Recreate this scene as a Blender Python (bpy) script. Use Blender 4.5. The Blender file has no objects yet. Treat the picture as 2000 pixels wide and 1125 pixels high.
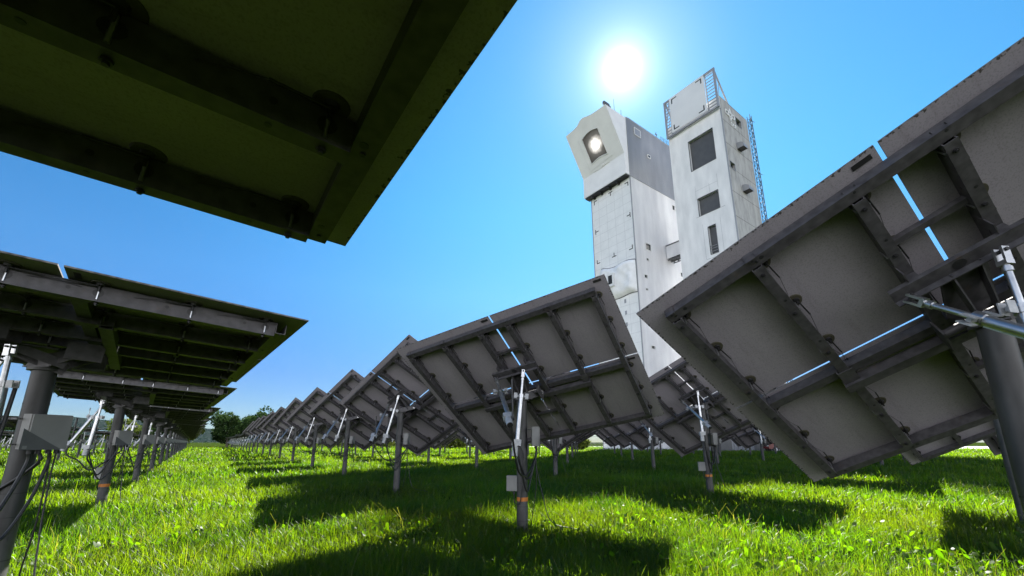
import bpy, math, random
import numpy as np
from mathutils import Matrix, Vector
random.seed(7)
rng = np.random.default_rng(11)
scn = bpy.context.scene
COL = scn.collection
R_ = math.radians
CAMH = 1.16

# ------------------------------------------------------------------ helpers
class MB:
    """collects shapes, builds them as one mesh object"""
    def __init__(s): s.v = []; s.f = []; s.m = []; s.sm = []
    def add(s, verts, faces, mat=0, smooth=False):
        o = len(s.v); s.v += [tuple(p) for p in verts]
        for f in faces: s.f.append([i + o for i in f]); s.m.append(mat); s.sm.append(smooth)
    def box(s, x0, x1, y0, y1, z0, z1, mat=0, M=None):
        vs = [(x, y, z) for z in (z0, z1) for y in (y0, y1) for x in (x0, x1)]
        if M is not None: vs = [M @ Vector(p) for p in vs]
        s.add(vs, [(0, 2, 3, 1), (4, 5, 7, 6), (0, 1, 5, 4), (2, 6, 7, 3), (0, 4, 6, 2), (1, 3, 7, 5)], mat)
    def bar(s, a, b, w, h, mat=0, up=(0, 0, 1)):
        a = Vector(a); b = Vector(b); d = (b - a); L = d.length; d.normalize()
        u = Vector(up)
        if abs(d.dot(u)) > .98: u = Vector((1, 0, 0))
        x = d.cross(u).normalized(); y = x.cross(d)
        M = Matrix((x, y, d)).transposed().to_4x4(); M.translation = a
        s.box(-w / 2, w / 2, -h / 2, h / 2, 0, L, mat, M)
    def tube(s, a, b, r0, r1=None, n=12, mat=0, cap=True):
        r1 = r0 if r1 is None else r1
        a = Vector(a); b = Vector(b); d = (b - a).normalized()
        u = Vector((0, 0, 1)) if abs(d.z) < .95 else Vector((1, 0, 0))
        x = d.cross(u).normalized(); y = d.cross(x)
        vs = []
        for p, r in ((a, r0), (b, r1)):
            for i in range(n):
                t = 2 * math.pi * i / n; vs.append(p + x * (r * math.cos(t)) + y * (r * math.sin(t)))
        s.add(vs, [(i, (i + 1) % n, n + (i + 1) % n, n + i) for i in range(n)], mat, True)
        if cap:
            s.add(vs[:n], [tuple(range(n - 1, -1, -1))], mat); s.add(vs[n:], [tuple(range(n))], mat)
    def path(s, pts, r, n=7, mat=0):
        pts = [Vector(p) for p in pts]; rings = []
        for i, p in enumerate(pts):
            d = (pts[min(i + 1, len(pts) - 1)] - pts[max(i - 1, 0)]).normalized()
            u = Vector((0.3, 0.2, 1)) if abs(d.z) < .93 else Vector((1, .1, 0))
            x = d.cross(u).normalized(); y = d.cross(x)
            rings.append([p + x * (r * math.cos(2 * math.pi * k / n)) + y * (r * math.sin(2 * math.pi * k / n)) for k in range(n)])
        vs = [q for g in rings for q in g]
        s.add(vs, [(i * n + k, i * n + (k + 1) % n, (i + 1) * n + (k + 1) % n, (i + 1) * n + k)
                   for i in range(len(pts) - 1) for k in range(n)], mat, True)
    def prism(s, poly, z0, z1, mat=0, M=None):
        n = len(poly)
        vs = [(p[0], p[1], z0) for p in poly] + [(p[0], p[1], z1) for p in poly]
        if M is not None: vs = [M @ Vector(p) for p in vs]
        s.add(vs, [tuple(range(n - 1, -1, -1)), tuple(range(n, 2 * n))] + [(i, (i + 1) % n, n + (i + 1) % n, n + i) for i in range(n)], mat)
    def mesh(s, name, mats):
        me = bpy.data.meshes.new(name); me.from_pydata(s.v, [], s.f)
        for m in mats: me.materials.append(m)
        me.polygons.foreach_set('material_index', s.m); me.polygons.foreach_set('use_smooth', s.sm)
        me.update(); return me
    def build(s, name, mats, parent=None, M=None):
        if not isinstance(mats, (list, tuple)): mats = [mats]
        return link(name, s.mesh(name, mats), parent, M)

def link(name, me, parent=None, M=None):
    o = bpy.data.objects.new(name, me); COL.objects.link(o)
    if parent is not None: o.parent = parent
    if M is not None: o.matrix_local = M
    return o
def tag(o, label, cat, group=None, kind=None):
    if label: o['label'] = label
    if cat: o['category'] = cat
    if group: o['group'] = group
    if kind: o['kind'] = kind
    return o
def empty(name, loc, rz=0):
    o = bpy.data.objects.new(name, None); COL.objects.link(o)
    o.location = loc; o.rotation_euler = (0, 0, rz); o.empty_display_size = .2
    return o

# ------------------------------------------------------------------ materials
def mat(name):
    m = bpy.data.materials.new(name); m.use_nodes = True
    nt = m.node_tree; b = nt.nodes['Principled BSDF']
    return m, nt, b
def N(nt, t, **kw):
    n = nt.nodes.new(t)
    for k, v in kw.items():
        if k.startswith('i_'): n.inputs[k[2:].replace('_', ' ')].default_value = v
        else: setattr(n, k, v)
    return n
def ramp(nt, fac, stops):
    r = nt.nodes.new('ShaderNodeValToRGB'); e = r.color_ramp.elements
    while len(e) < len(stops): e.new(.5)
    for x, (p, c) in zip(e, stops): x.position = p; x.color = (*c, 1) if len(c) == 3 else c
    nt.links.new(fac, r.inputs[0]); return r
def noisy(name, c0, c1, scale=8, rough=.6, metal=0, bump=.0, detail=6, stretch=None, spec=.5):
    m, nt, b = mat(name); L = nt.links.new
    tc = N(nt, 'ShaderNodeTexCoord'); src = tc.outputs['Object']
    if stretch:
        mp = N(nt, 'ShaderNodeMapping'); mp.inputs['Scale'].default_value = stretch; L(src, mp.inputs[0]); src = mp.outputs[0]
    n = N(nt, 'ShaderNodeTexNoise'); n.inputs['Scale'].default_value = scale; n.inputs['Detail'].default_value = detail
    L(src, n.inputs['Vector'])
    r = ramp(nt, n.outputs[0], [(.3, c0), (.7, c1)]); L(r.outputs[0], b.inputs['Base Color'])
    b.inputs['Roughness'].default_value = rough; b.inputs['Metallic'].default_value = metal
    b.inputs['Specular IOR Level'].default_value = spec
    if bump:
        bp = N(nt, 'ShaderNodeBump'); bp.inputs['Strength'].default_value = bump; bp.inputs['Distance'].default_value = .02
        L(n.outputs[0], bp.inputs['Height']); L(bp.outputs[0], b.inputs['Normal'])
    return m
def plain(name, c, rough=.5, metal=0):
    m, nt, b = mat(name); b.inputs['Base Color'].default_value = (*c, 1)
    b.inputs['Roughness'].default_value = rough; b.inputs['Metallic'].default_value = metal
    return m

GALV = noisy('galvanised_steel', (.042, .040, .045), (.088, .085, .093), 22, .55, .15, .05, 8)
def rusty(m):
    nt = m.node_tree; L = nt.links.new; b = nt.nodes['Principled BSDF']; src = b.inputs['Base Color'].links[0].from_socket
    tc = N(nt, 'ShaderNodeTexCoord'); n = N(nt, 'ShaderNodeTexNoise'); n.inputs['Scale'].default_value = 6.5; n.inputs['Detail'].default_value = 10; n.inputs['Roughness'].default_value = .72
    L(tc.outputs['Object'], n.inputs['Vector']); r = ramp(nt, n.outputs[0], [(.60, (0, 0, 0)), (.74, (.6, .6, .6))])
    mx = N(nt, 'ShaderNodeMixRGB'); mx.inputs[2].default_value = (.105, .07, .045, 1); L(r.outputs[0], mx.inputs[0]); L(src, mx.inputs[1]); L(mx.outputs[0], b.inputs['Base Color'])
rusty(GALV)
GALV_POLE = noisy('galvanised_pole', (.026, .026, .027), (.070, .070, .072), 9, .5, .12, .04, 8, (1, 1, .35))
def back_material():
    m, nt, b = mat('mirror_back'); L = nt.links.new
    tc = N(nt, 'ShaderNodeTexCoord')
    n1 = N(nt, 'ShaderNodeTexNoise'); n1.inputs['Scale'].default_value = 2.2; n1.inputs['Detail'].default_value = 7
    n2 = N(nt, 'ShaderNodeTexNoise'); n2.inputs['Scale'].default_value = 140; n2.inputs['Detail'].default_value = 2
    L(tc.outputs['Object'], n1.inputs['Vector']); L(tc.outputs['Object'], n2.inputs['Vector'])
    r1 = ramp(nt, n1.outputs[0], [(.3, (.288, .268, .308)), (.7, (.328, .306, .350))])
    r2 = ramp(nt, n2.outputs[0], [(.33, (.78, .78, .77)), (.5, (1, 1, 1))])
    mx = N(nt, 'ShaderNodeMixRGB', blend_type='MULTIPLY'); mx.inputs[0].default_value = 1
    L(r1.outputs[0], mx.inputs[1]); L(r2.outputs[0], mx.inputs[2])
    mpd = N(nt, 'ShaderNodeMapping'); mpd.inputs['Scale'].default_value = (7, .8, 1); L(tc.outputs['Object'], mpd.inputs[0])
    nd = N(nt, 'ShaderNodeTexNoise'); nd.inputs['Scale'].default_value = 1.6; nd.inputs['Detail'].default_value = 9; nd.inputs['Roughness'].default_value = .7; L(mpd.outputs[0], nd.inputs['Vector'])
    rd = ramp(nt, nd.outputs[0], [(.30, (.82, .81, .79)), (.46, (1, 1, 1)), (.75, (1.04, 1.04, 1.03))])
    mxd = N(nt, 'ShaderNodeMixRGB', blend_type='MULTIPLY'); mxd.inputs[0].default_value = 1; L(mx.outputs[0], mxd.inputs[1]); L(rd.outputs[0], mxd.inputs[2]); mx = mxd
    # peeling sealant specks along the outer rim
    sp = N(nt, 'ShaderNodeSeparateXYZ'); L(tc.outputs['Object'], sp.inputs[0]); ds = []
    for i, lim in ((0, 1.6), (1, 1.3075)):
        ab = N(nt, 'ShaderNodeMath', operation='ABSOLUTE'); L(sp.outputs[i], ab.inputs[0])
        sb = N(nt, 'ShaderNodeMath', operation='SUBTRACT'); sb.inputs[0].default_value = lim; L(ab.outputs[0], sb.inputs[1]); ds.append(sb)
    mn = N(nt, 'ShaderNodeMath', operation='MINIMUM'); L(ds[0].outputs[0], mn.inputs[0]); L(ds[1].outputs[0], mn.inputs[1])
    er = ramp(nt, mn.outputs[0], [(0, (1, 1, 1)), (.05, (0, 0, 0))])
    n3 = N(nt, 'ShaderNodeTexNoise'); n3.inputs['Scale'].default_value = 55; n3.inputs['Detail'].default_value = 6; L(tc.outputs['Object'], n3.inputs['Vector'])
    ad_ = N(nt, 'ShaderNodeMath', operation='MULTIPLY_ADD'); ad_.inputs[1].default_value = .42; L(er.outputs[0], ad_.inputs[0]); L(n3.outputs[0], ad_.inputs[2])
    th = ramp(nt, ad_.outputs[0], [(.80, (0, 0, 0)), (.84, (1, 1, 1))])
    m3 = N(nt, 'ShaderNodeMixRGB'); m3.inputs[2].default_value = (.05, .045, .04, 1); L(th.outputs[0], m3.inputs[0]); L(mx.outputs[0], m3.inputs[1])
    L(m3.outputs[0], b.inputs['Base Color'])
    b.inputs['Roughness'].default_value = .75
    return m
BACK = back_material()
MIRROR = plain('mirror_glass', (.85, .87, .88), .03, 1)
EDGE = noisy('mirror_edge_seal', (.05, .045, .04), (.22, .2, .18), 30, .8)
DARK = plain('dark_bolt', (.03, .03, .032), .5, .4)
PAD = plain('pad_rubber', (.06, .056, .036), .7)
SILVER = noisy('actuator_aluminium', (.38, .39, .41), (.54, .55, .56), 14, .28, .9)
MOTOR = noisy('cast_aluminium', (.30, .31, .32), (.42, .43, .44), 30, .5, .3)
CABLE = plain('black_cable', (.012, .012, .013), .45)
BOXW = noisy('enclosure_plastic', (.18, .18, .176), (.22, .22, .216), 5, .5)
BOXG = noisy('enclosure_bracket', (.09, .09, .09), (.12, .12, .12), 12, .5, .3)
ORANGE = noisy('orange_tape', (.36, .11, .015), (.5, .17, .02), 12, .6)

# ------------------------------------------------------------------ heliostat meshes
W2, H2, GAP = 1.6, 1.3075, .012
RX = (-1.40, -.81, -.215, .215, .81, 1.40)
PADY = (1.07, .67, .215, -.16, -.62, -1.06)
def facet_mesh():
    b = MB(); w, h = W2 - GAP, H2 - GAP
    # local: corner at (0,0); mirrored face z=-.006, back z=.004
    b.add([(0, 0, -.006), (w, 0, -.006), (w, h, -.006), (0, h, -.006)], [(3, 2, 1, 0)], 1)
    b.add([(0, 0, .004), (w, 0, .004), (w, h, .004), (0, h, .004)], [(0, 1, 2, 3)], 0)
    for p, q in (((0, 0), (w, 0)), ((w, 0), (w, h)), ((w, h), (0, h)), ((0, h), (0, 0))):
        b.add([(*p, -.006), (*q, -.006), (*q, .004), (*p, .004)], [(0, 1, 2, 3)], 2)
    return b.mesh('mirror_facet', [BACK, MIRROR, EDGE])
def c_channel(b, x0, x1, y0, y1, z0, z1, along, t=.006, open_=1, mat=0):
    """C section running along x or y; web at bottom (z1 = away from mirror)"""
    b.box(x0, x1, y0, y1, z1 - t, z1, mat)
    if along == 'y':
        b.box(x0, x0 + t, y0, y1, z0, z1 - t, mat); b.box(x1 - t, x1, y0, y1, z0, z1 - t, mat)
    else:
        b.box(x0, x1, y0, y0 + t, z0, z1 - t, mat); b.box(x0, x1, y1 - t, y1, z0, z1 - t, mat)
def frame_mesh():
    b = MB()
    for y in (1.165, -1.165):
        c_channel(b, -1.44, 1.44, y - .035, y + .035, .02, .098, 'x')
    c_channel(b, -1.38, 1.38, -.105, -.03, .02, .092, 'x')
    c_channel(b, -.87, .87, -.225, -.15, .07, .15, 'x')
    for x in (-.81, .81):
        b.box(x - .05, x + .05, -.24, -.02, .1205, .128); b.box(x - .052, x - .044, -.24, -.02, .06, .12)
    for y in (.71, -.62):
        b.box(-.185, .185, y - .02, y + .02, .035, .075)
    for x in (-1.40, -.81, .81, 1.40):
        for y in (1.165, -1.165):
            b.box(x - .03, x + .03, y + .036, y + .045, .03, .115)
            b.tube((x + .02, y, .098), (x + .02, y, .104), .008, n=8, mat=1)
            b.tube((x * .93, y + .008, .0975), (x * .93, y + .008, .0995), .014, n=10, mat=1)
    return b.mesh('back_frame', [GALV, DARK])
def rafter_mesh():
    b = MB()
    c_channel(b, -.032, .032, -1.129, 1.129, .018, .12, 'y')
    for y in PADY:
        for sx in (-1, 1):
            b.tube((sx * .0321, y, .066), (sx * .0335, y, .066), .026, n=14, mat=1); b.tube((sx * .0321, y + .13, .066), (sx * .0332, y + .13, .066), .011, n=10, mat=1)
            b.tube((sx * .034, y, .03), (sx * .034, y, .108), .006, n=6, mat=2)
        b.tube((0, y, .12), (0, y, .138), .0075, n=6, mat=1); b.tube((0, y, .123), (0, y, .131), .013, n=6, mat=1)
        b.tube((0.004, y + .13, .1203), (0.004, y + .13, .1215), .009, n=10, mat=1)
    return b.mesh('rafter', [GALV, DARK, SILVER])
def pad_mesh():
    b = MB()
    b.tube((.04, 0, .0045), (.04, 0, .0125), .050, .047, n=22)
    b.tube((.05, 0, .0125), (.05, 0, .026), .022, .018, n=10, mat=1)
    b.tube((.05, 0, .02), (.05, 0, .06), .006, n=6, mat=1)
    b.tube((.055, 0, .03), (.062, -.15, .034), .0045, n=6, mat=1)
    b.tube((.062, -.15, .034), (.034, -.30, .05), .0015, n=5, mat=1)
    return b.mesh('mount_pad', [PAD, DARK])
def tilt_bracket_mesh():
    b = MB(); z = .2
    # channel bar spanning the two middle rafters, lifted off them on tabs
    b.box(-.36, .32, .415, .505, z, z + .012); b.box(-.36, .32, .415, .423, z + .012, z + .055); b.box(-.36, .32, .497, .505, z - .02, z)
    b.tube((-.02, .46, z + .0125), (-.02, .46, z + .014), .034, n=16, mat=1)
    for x in (-.215, .215):
        b.box(x - .03, x + .03, .43, .49, .1205, z); b.box(x - .035, x - .029, .50, .58, .06, .2)
        b.box(x + .03, x + .036, .36, .43, .08, .2)
    # gusset plate down to the hinge
    b.prism([(-.12, .43), (.10, .43), (.06, .12), (-.02, .02), (-.14, .02), (-.19, .10)], z - .012, z - .002)
    b.bar((-.08, .42, .2), (-.10, .05, .33), .008, .09); b.bar((.06, .42, .19), (.0, .05, .30), .008, .07)
    b.tube((-.26, .0, .22), (.14, .0, .22), .03, n=14)
    for x in (-.26, .14): b.box(x - .006, x + .006, -.16, .06, .13, .27)
    return b.mesh('tilt_bracket', [GALV, DARK])
def panel_mesh():
    """whole panel in one mesh, for heliostats too far to show their parts"""
    b = MB()
    for sx in (-1, 1):
        for sy in (-1, 1):
            xa, xb = sorted((sx * GAP, sx * W2)); ya, yb = sorted((sy * GAP, sy * H2))
            b.box(xa, xb, ya, yb, -.006, .004)
    for i in range(0, len(b.f), 6): b.m[i] = 1
    for y in (1.165, -1.165, -.067): b.box(-1.44, 1.44, y - .035, y + .035, .02, .098, 2)
    b.box(-.87, .87, -.225, -.15, .07, .15, 2)
    for x in RX: b.box(x - .032, x + .032, -1.129, 1.129, .018, .12, 2)
    for x in RX:
        for y in PADY: b.tube((x, y, .0045), (x, y, .012), .06, n=8, mat=3)
    b.box(-.36, .32, .415, .505, .2, .24, 2); b.box(-.12, .1, .02, .43, .19, .2, 2)
    for x in (-.215, .215): b.box(x - .03, x + .03, .43, .49, .12, .2, 2)
    return b.mesh('mirror_panel', [BACK, MIRROR, GALV, DARK])
PR = .074
def pole_mesh():
    b = MB()
    b.tube((0, 0, -2.3), (0, 0, -.01), PR, n=28)
    b.tube((0, 0, -.01), (0, 0, .012), PR + .03, n=28)
    for z in (-.95, -1.12, -1.42, -1.6): b.tube((0, 0, z), (0, 0, z + .006), PR + .003, n=24, mat=1, cap=False)
    for z in (-.28, -.62): b.tube((0, 0, z), (0, 0, z + .012), PR + .0015, n=24, mat=0, cap=False)
    return b.mesh('pole', [GALV_POLE, DARK])
def arm_mesh():
    """hinge arm: points along +x from the pole top, length 1 is scaled per heliostat by vertices"""
    b = MB()
    b.box(-.09, .12, -.09, .09, .012, .022)
    for y in (-.075, .075):
        b.prism([(-.08, .022), (.12, .022), (.34, .09), (.36, .13), (.33, .165), (.28, .16), (-.02, .10)], -.005, .005, 0,
                Matrix.Translation((0, y, 0)) @ Matrix.Rotation(R_(90), 4, 'X'))
        sy = 1 if y > 0 else -1
        b.tube((.31, y + sy * .005, .125), (.31, y + sy * .016, .125), .03, n=14, mat=1)
        b.tube((.31, y + sy * .016, .125), (.31, y + sy * .022, .125), .013, n=8, mat=0)
    return b.mesh('hinge_arm', [GALV, SILVER])
def actuator_meshes():
    a = MB()   # runs along -z from the rod eye at the origin
    a.box(-.02, .02, -.026, -.014, -.06, .02); a.box(-.02, .02, .014, .026, -.06, .02)
    a.tube((0, -.034, 0), (0, .034, 0), .011, n=10, mat=1); a.box(-.022, .022, -.026, .026, -.085, -.06)
    a.tube((0, 0, -.085), (0, 0, -.34), .017, n=14)
    a.tube((0, 0, -.10), (0, 0, -.125), .024, n=14)
    a.tube((0, 0, -.32), (0, 0, -.37), .036, n=16)
    a.tube((0, 0, -.37), (0, 0, -.92), .029, n=16)
    a.box(-.012, .012, .026, .034, -.9, -.38)
    for s in (-1, 1):
        a.box(s * .075 - .022, s * .075 + .022, -.024, -.016, -.38, -.31, 2); a.box(s * .075 - .022, s * .075 + .022, .016, .024, -.38, -.31, 2)
        a.box(min(s * .036, s * .075), max(s * .036, s * .075), -.012, .012, -.36, -.335, 2)
    m = MB()
    m.box(-.07, .05, -.042, .042, -1.0, -.92)
    m.tube((-.022, 0, -1.0), (-.022, 0, -1.13), .041, n=16); m.tube((-.022, 0, -1.13), (-.022, 0, -1.137), .036, n=16, mat=1)
    m.tube((.035, 0, -1.0), (.035, 0, -1.03), .017, n=10, mat=1)
    return a.mesh('actuator', [SILVER, DARK, MOTOR]), m.mesh('motor', [MOTOR, DARK])
def control_box_mesh():
    b = MB()   # faces +x
    b.box(.0, .09, -.125, .125, -.13, .13)
    b.box(.09, .1055, -.12, .12, -.125, .125)
    b.prism([(-.16, -.135), (.09, -.135), (-.16, .02)], .106, .1095, 1, Matrix(((0, 0, 1, 0), (1, 0, 0, 0), (0, 1, 0, 0), (0, 0, 0, 1))))
    b.box(-.06, .0, -.16, .125, -.1, -.09, 1); b.box(-.06, .0, -.16, .125, .09, .1, 1)
    for y in (-.07, -.02, .04, .09): b.tube((.06, y, -.13), (.06, y, -.165), .017, n=10, mat=2)
    b.box(.11, .1115, -.145, -.12, -.128, -.105, 0)
    return b.mesh('control_box', [BOXW, BOXG, DARK])
def junction_mesh():
    b = MB()
    b.box(-.075, .075, -.045, .045, -.1, .1); b.box(-.07, .07, -.052, -.045, -.095, .095)
    b.tube((.02, 0, -.1), (.02, 0, -.14), .016, n=8, mat=1)
    return b.mesh('junction_box', [BOXW, DARK])
FACET, FRAME, RAFTER, PADM, TILT, PANEL, POLE, ARM = facet_mesh(), frame_mesh(), rafter_mesh(), pad_mesh(), tilt_bracket_mesh(), panel_mesh(), pole_mesh(), arm_mesh()
ACT, MOT = actuator_meshes(); CBOX, JBOX = control_box_mesh(), junction_mesh()
_b = MB(); _b.box(-.05, .05, -.016, .016, 0, .003); PLATE = _b.mesh('label_plate', [DARK])
_b = MB(); _b.tube((0, 0, -.025), (0, 0, .025), PR + .0025, n=24, cap=False); BAND = _b.mesh('orange_band', [ORANGE])

def bez(p, n=18):
    p = [Vector(q) for q in p]; out = []
    for i in range(len(p) - 1):
        a = p[max(i - 1, 0)]; b = p[i]; c = p[i + 1]; d = p[min(i + 2, len(p) - 1)]
        for k in range(n):
            t = k / n
            out.append(.5 * ((2 * b) + (c - a) * t + (2 * a - 5 * b + 4 * c - d) * t * t + (3 * b - a - 3 * c + d) * t ** 3))
    out.append(p[-1]); return out

def rot(u, v):
    u = Vector(u).normalized(); v = Vector(v); v = (v - u * v.dot(u)).normalized(); n = u.cross(v)
    return Matrix((u, v, n)).transposed()
def align_z(d):
    """rotation taking -z to d"""
    d = Vector(d).normalized(); z = -d; x = Vector((1, 0, 0)); x = (x - z * x.dot(z)).normalized(); y = z.cross(x)
    return Matrix((x, y, z)).transposed().to_4x4()

def heliostat(c, R, label, group, lvl, poff=(-.18, -.06), d1=(-.08, -.12, -1), d2=(.2, -.8, -.6), extra=False, boxang=0, seed=0, a1=None, alen=1.0):
    """c = panel centre (camera-relative z), R = panel axes; lvl 2 full parts, 1 few parts, 0 small"""
    r = random.Random(seed)
    C = Vector((c[0], c[1], c[2] + CAMH)); nrm = R.col[2]; a1 = a1 or (.13, .46)
    hinge = C + nrm * .22
    top = Vector((hinge.x + poff[0], hinge.y + poff[1], hinge.z - .11))
    root = empty('heliostat', (top.x, top.y, 0)); tag(root, label, 'heliostat', group)
    inv = Matrix.Translation(-root.location)
    P = inv @ (Matrix.Translation(C) @ R.to_4x4())
    Z = Matrix.Translation((0, 0, top.z))
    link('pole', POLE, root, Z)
    if lvl == 0:
        link('mirror_panel', PANEL, root, P)
    else:
        if lvl == 2:
            for sx in (-1, 1):
                for sy in (-1, 1):
                    fo = link('mirror_facet', FACET, root, P @ Matrix(((sx, 0, 0, sx * GAP), (0, sy, 0, sy * GAP), (0, 0, 1, 0), (0, 0, 0, 1))))
                    link('label_plate', PLATE, fo, Matrix.Translation((W2 - .12 if sx > 0 else .08, H2 - .06 if sy > 0 else .05, .0045)))
            fr = link('back_frame', FRAME, root, P)
            for x in RX:
                link('rafter', RAFTER, fr, Matrix.Translation((x, 0, 0)))
                for y in PADY: link('mount_pad', PADM, fr, Matrix.Translation((x, y, 0)) @ Matrix.Diagonal((1, 1 if y > 0 else -1, 1, 1)))
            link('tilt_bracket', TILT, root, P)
        else:
            link('mirror_panel', PANEL, root, P)
        a = math.atan2(hinge.y - top.y, hinge.x - top.x)
        link('hinge_arm', ARM, root, Z @ Matrix.Rotation(a, 4, 'Z'))
    Mw = Matrix.Translation(C) @ R.to_4x4()
    A1 = Mw @ Vector((*a1, .275)); A2 = Mw @ Vector((-.30, .46, .275))
    if lvl >= 1:
        ends = []
        for A, d in ((A1, d1), (A2, d2)):
            M = inv @ Matrix.Translation(A) @ align_z(d) @ Matrix.Diagonal((1, 1, alen, 1))
            ac = link('actuator', ACT, root, M); link('motor', MOT, ac)
            ends.append(A + Vector(d).normalized() * 1.03 * alen)
        ba = R_(boxang)
        bp = Vector((top.x + math.cos(ba) * (PR + .06), top.y + math.sin(ba) * (PR + .06), 1.24))
        link('control_box', CBOX, root, inv @ Matrix.Translation(bp) @ Matrix.Rotation(ba, 4, 'Z'))
        ob = Vector((math.cos(ba) * .06, math.sin(ba) * .06, -.16)); sd = Vector((-math.sin(ba), math.cos(ba), 0))
        o = root.location
        def cab(pts, rad, nn=14):
            b = MB(); b.path([p - o for p in bez(pts, nn)], rad, 8 if lvl == 2 else 5); b.build('cable', CABLE, root)
        b0 = bp + ob
        if lvl == 2 or True:
            for k, (E, sag) in enumerate(((ends[0], .42), (ends[1], .36), (ends[0], .5))):
                s = b0 + sd * (-.07 + .06 * k)
                mid = (s + E) * .5; mid.z = min(s.z, E.z) - sag + r.uniform(-.05, .05)
                q1 = s.lerp(mid, .5); q1.z = s.z - sag * .72; q2 = E.lerp(mid, .5); q2.z = min(E.z, s.z) - sag * .62
                if k < 2: cab([s, s + Vector((0, 0, -.08)), q1, mid, q2, E + Vector((.02, 0, -.12)), E + Vector((.03, .02, .1)), E + Vector((0.02, .05, .5))], .0125)
                else: cab([s, s + Vector((0, 0, -.1)), q1 + sd * .03, mid + Vector((0, 0, -.04)), q2, E + Vector((.0, 0, .02))], .011)
        g = b0 + sd * .09
        cab([g, g + Vector((0, 0, -.2)), g + Vector((.08, -.05, -.6)), g + Vector((.2, -.1, -.95)), g + Vector((.55, -.2, -1.03)), g + Vector((.8, -.5, -1.12))], .006)
        if lvl == 2: cab([g - sd * .03, g + Vector((.0, -.02, -.5)), g + Vector((-.05, 0, -.85)), g + Vector((-.1, .05, -1.2))], .006)
        if extra:
            po = [q for q in root.children if q.name.startswith('pole')][0]
            link('orange_band', BAND, po, Matrix.Translation((0, 0, .42 - top.z)))
            jp = Vector((top.x - .13, top.y + .03, .62))
            link('junction_box', JBOX, root, inv @ Matrix.Translation(jp) @ Matrix.Rotation(R_(-12), 4, 'Z'))
            cab([jp + Vector((.02, 0, -.13)), jp + Vector((.03, -.02, -.25)), jp + Vector((.1, -.12, -.22)), jp + Vector((.14, -.12, .2)), jp + Vector((.12, -.1, .45)), bp + Vector((-.1, -.08, -.3))], .006)
    elif lvl == 0 and seed >= 0:
        link('control_box', CBOX, root, inv @ Matrix.Translation((top.x + .12, top.y - .05, 1.24)) @ Matrix.Rotation(R_(boxang), 4, 'Z'))
        ac = link('actuator', ACT, root, inv @ Matrix.Translation(A1) @ align_z(d1)); link('motor', MOT, ac)
        ac = link('actuator', ACT, root, inv @ Matrix.Translation(A2) @ align_z(d2)); link('motor', MOT, ac)
    return root

# ------------------------------------------------------------------ the heliostat field
G_T = 'tilted heliostats right of the grass aisle'
G_F = 'flat lying heliostats left of the grass aisle'
G_B = 'heliostats behind the first tilted row'
G_L = 'heliostats far out on the left'
RH1 = rot((.879, -.437, .19), (-.458, -.667, .588))
RHR = rot((.662, -.626, .412), (-.74, -.459, .491))
RA = rot((.688, -.593, .419), (-.717, -.463, .522))
RB = rot((.703, -.579, .413), (-.702, -.469, .536))
R2A = rot((.642, -.643, .417), (-.736, -.366, .569))
RL = rot((.648, -.761, .037), (-.761, -.646, .06))
RL0 = rot((.576, -.817, .006), (-.815, -.575, .063))
def jit(R, a, seed):
    r = random.Random(seed)
    e = Matrix.Rotation(R_(r.uniform(-a, a)), 3, 'X') @ Matrix.Rotation(R_(r.uniform(-a, a)), 3, 'Y') @ Matrix.Rotation(R_(r.uniform(-a, a)), 3, 'Z')
    return e @ R
heliostat((2.944, 2.582, .94), RHR, 'huge tilted heliostat filling the right edge, thick steel pole cut by the frame', G_T, 2, (-.10, -.06))
heliostat((.287, 6.253, .868), RH1, 'large tilted heliostat in the middle, its orange banded pole standing in front of the tower', G_T, 2, (-.12, -.10), (-.09, -.10, -1), extra=True)
heliostat((-2.459, 10.663, .989), RA, 'tilted heliostat partly hidden behind the left corner of the large middle heliostat', G_T, 2, (-.24, -.06), (-.22, -.08, -1), (-.12, -.62, -.8))
heliostat((-5.568, 15.521, 1.035), RB, 'tilted heliostat whose top corner is the second peak left of the middle heliostat', G_T, 2, (-.24, -.06), (-.22, -.08, -1), (-.2, -.6, -.75))
ordn = ['third', 'fourth', 'fifth', 'sixth', 'seventh', 'eighth', 'ninth']
for k in range(18):
    c = (-5.568 - 3.3 * (k + 1), 15.521 + 4.75 * (k + 1), 1.03)
    flat = k >= 7
    R = jit(RL if flat else RB, 3.2, 50 + k)
    lab = ('tilted heliostat, %s peak of the receding row left of the middle heliostat' % ordn[k]) if not flat else 'small flat lying heliostat at the far end of the tilted row by the trees'
    heliostat((c[0], c[1], c[2] - (.1 if flat else 0)), R, lab, G_T if not flat else G_T + ', far end', 1 if k < 4 else 0, (-.24, -.06), (-.22, -.08, -1), (-.2, -.6, -.75), seed=k)
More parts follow.
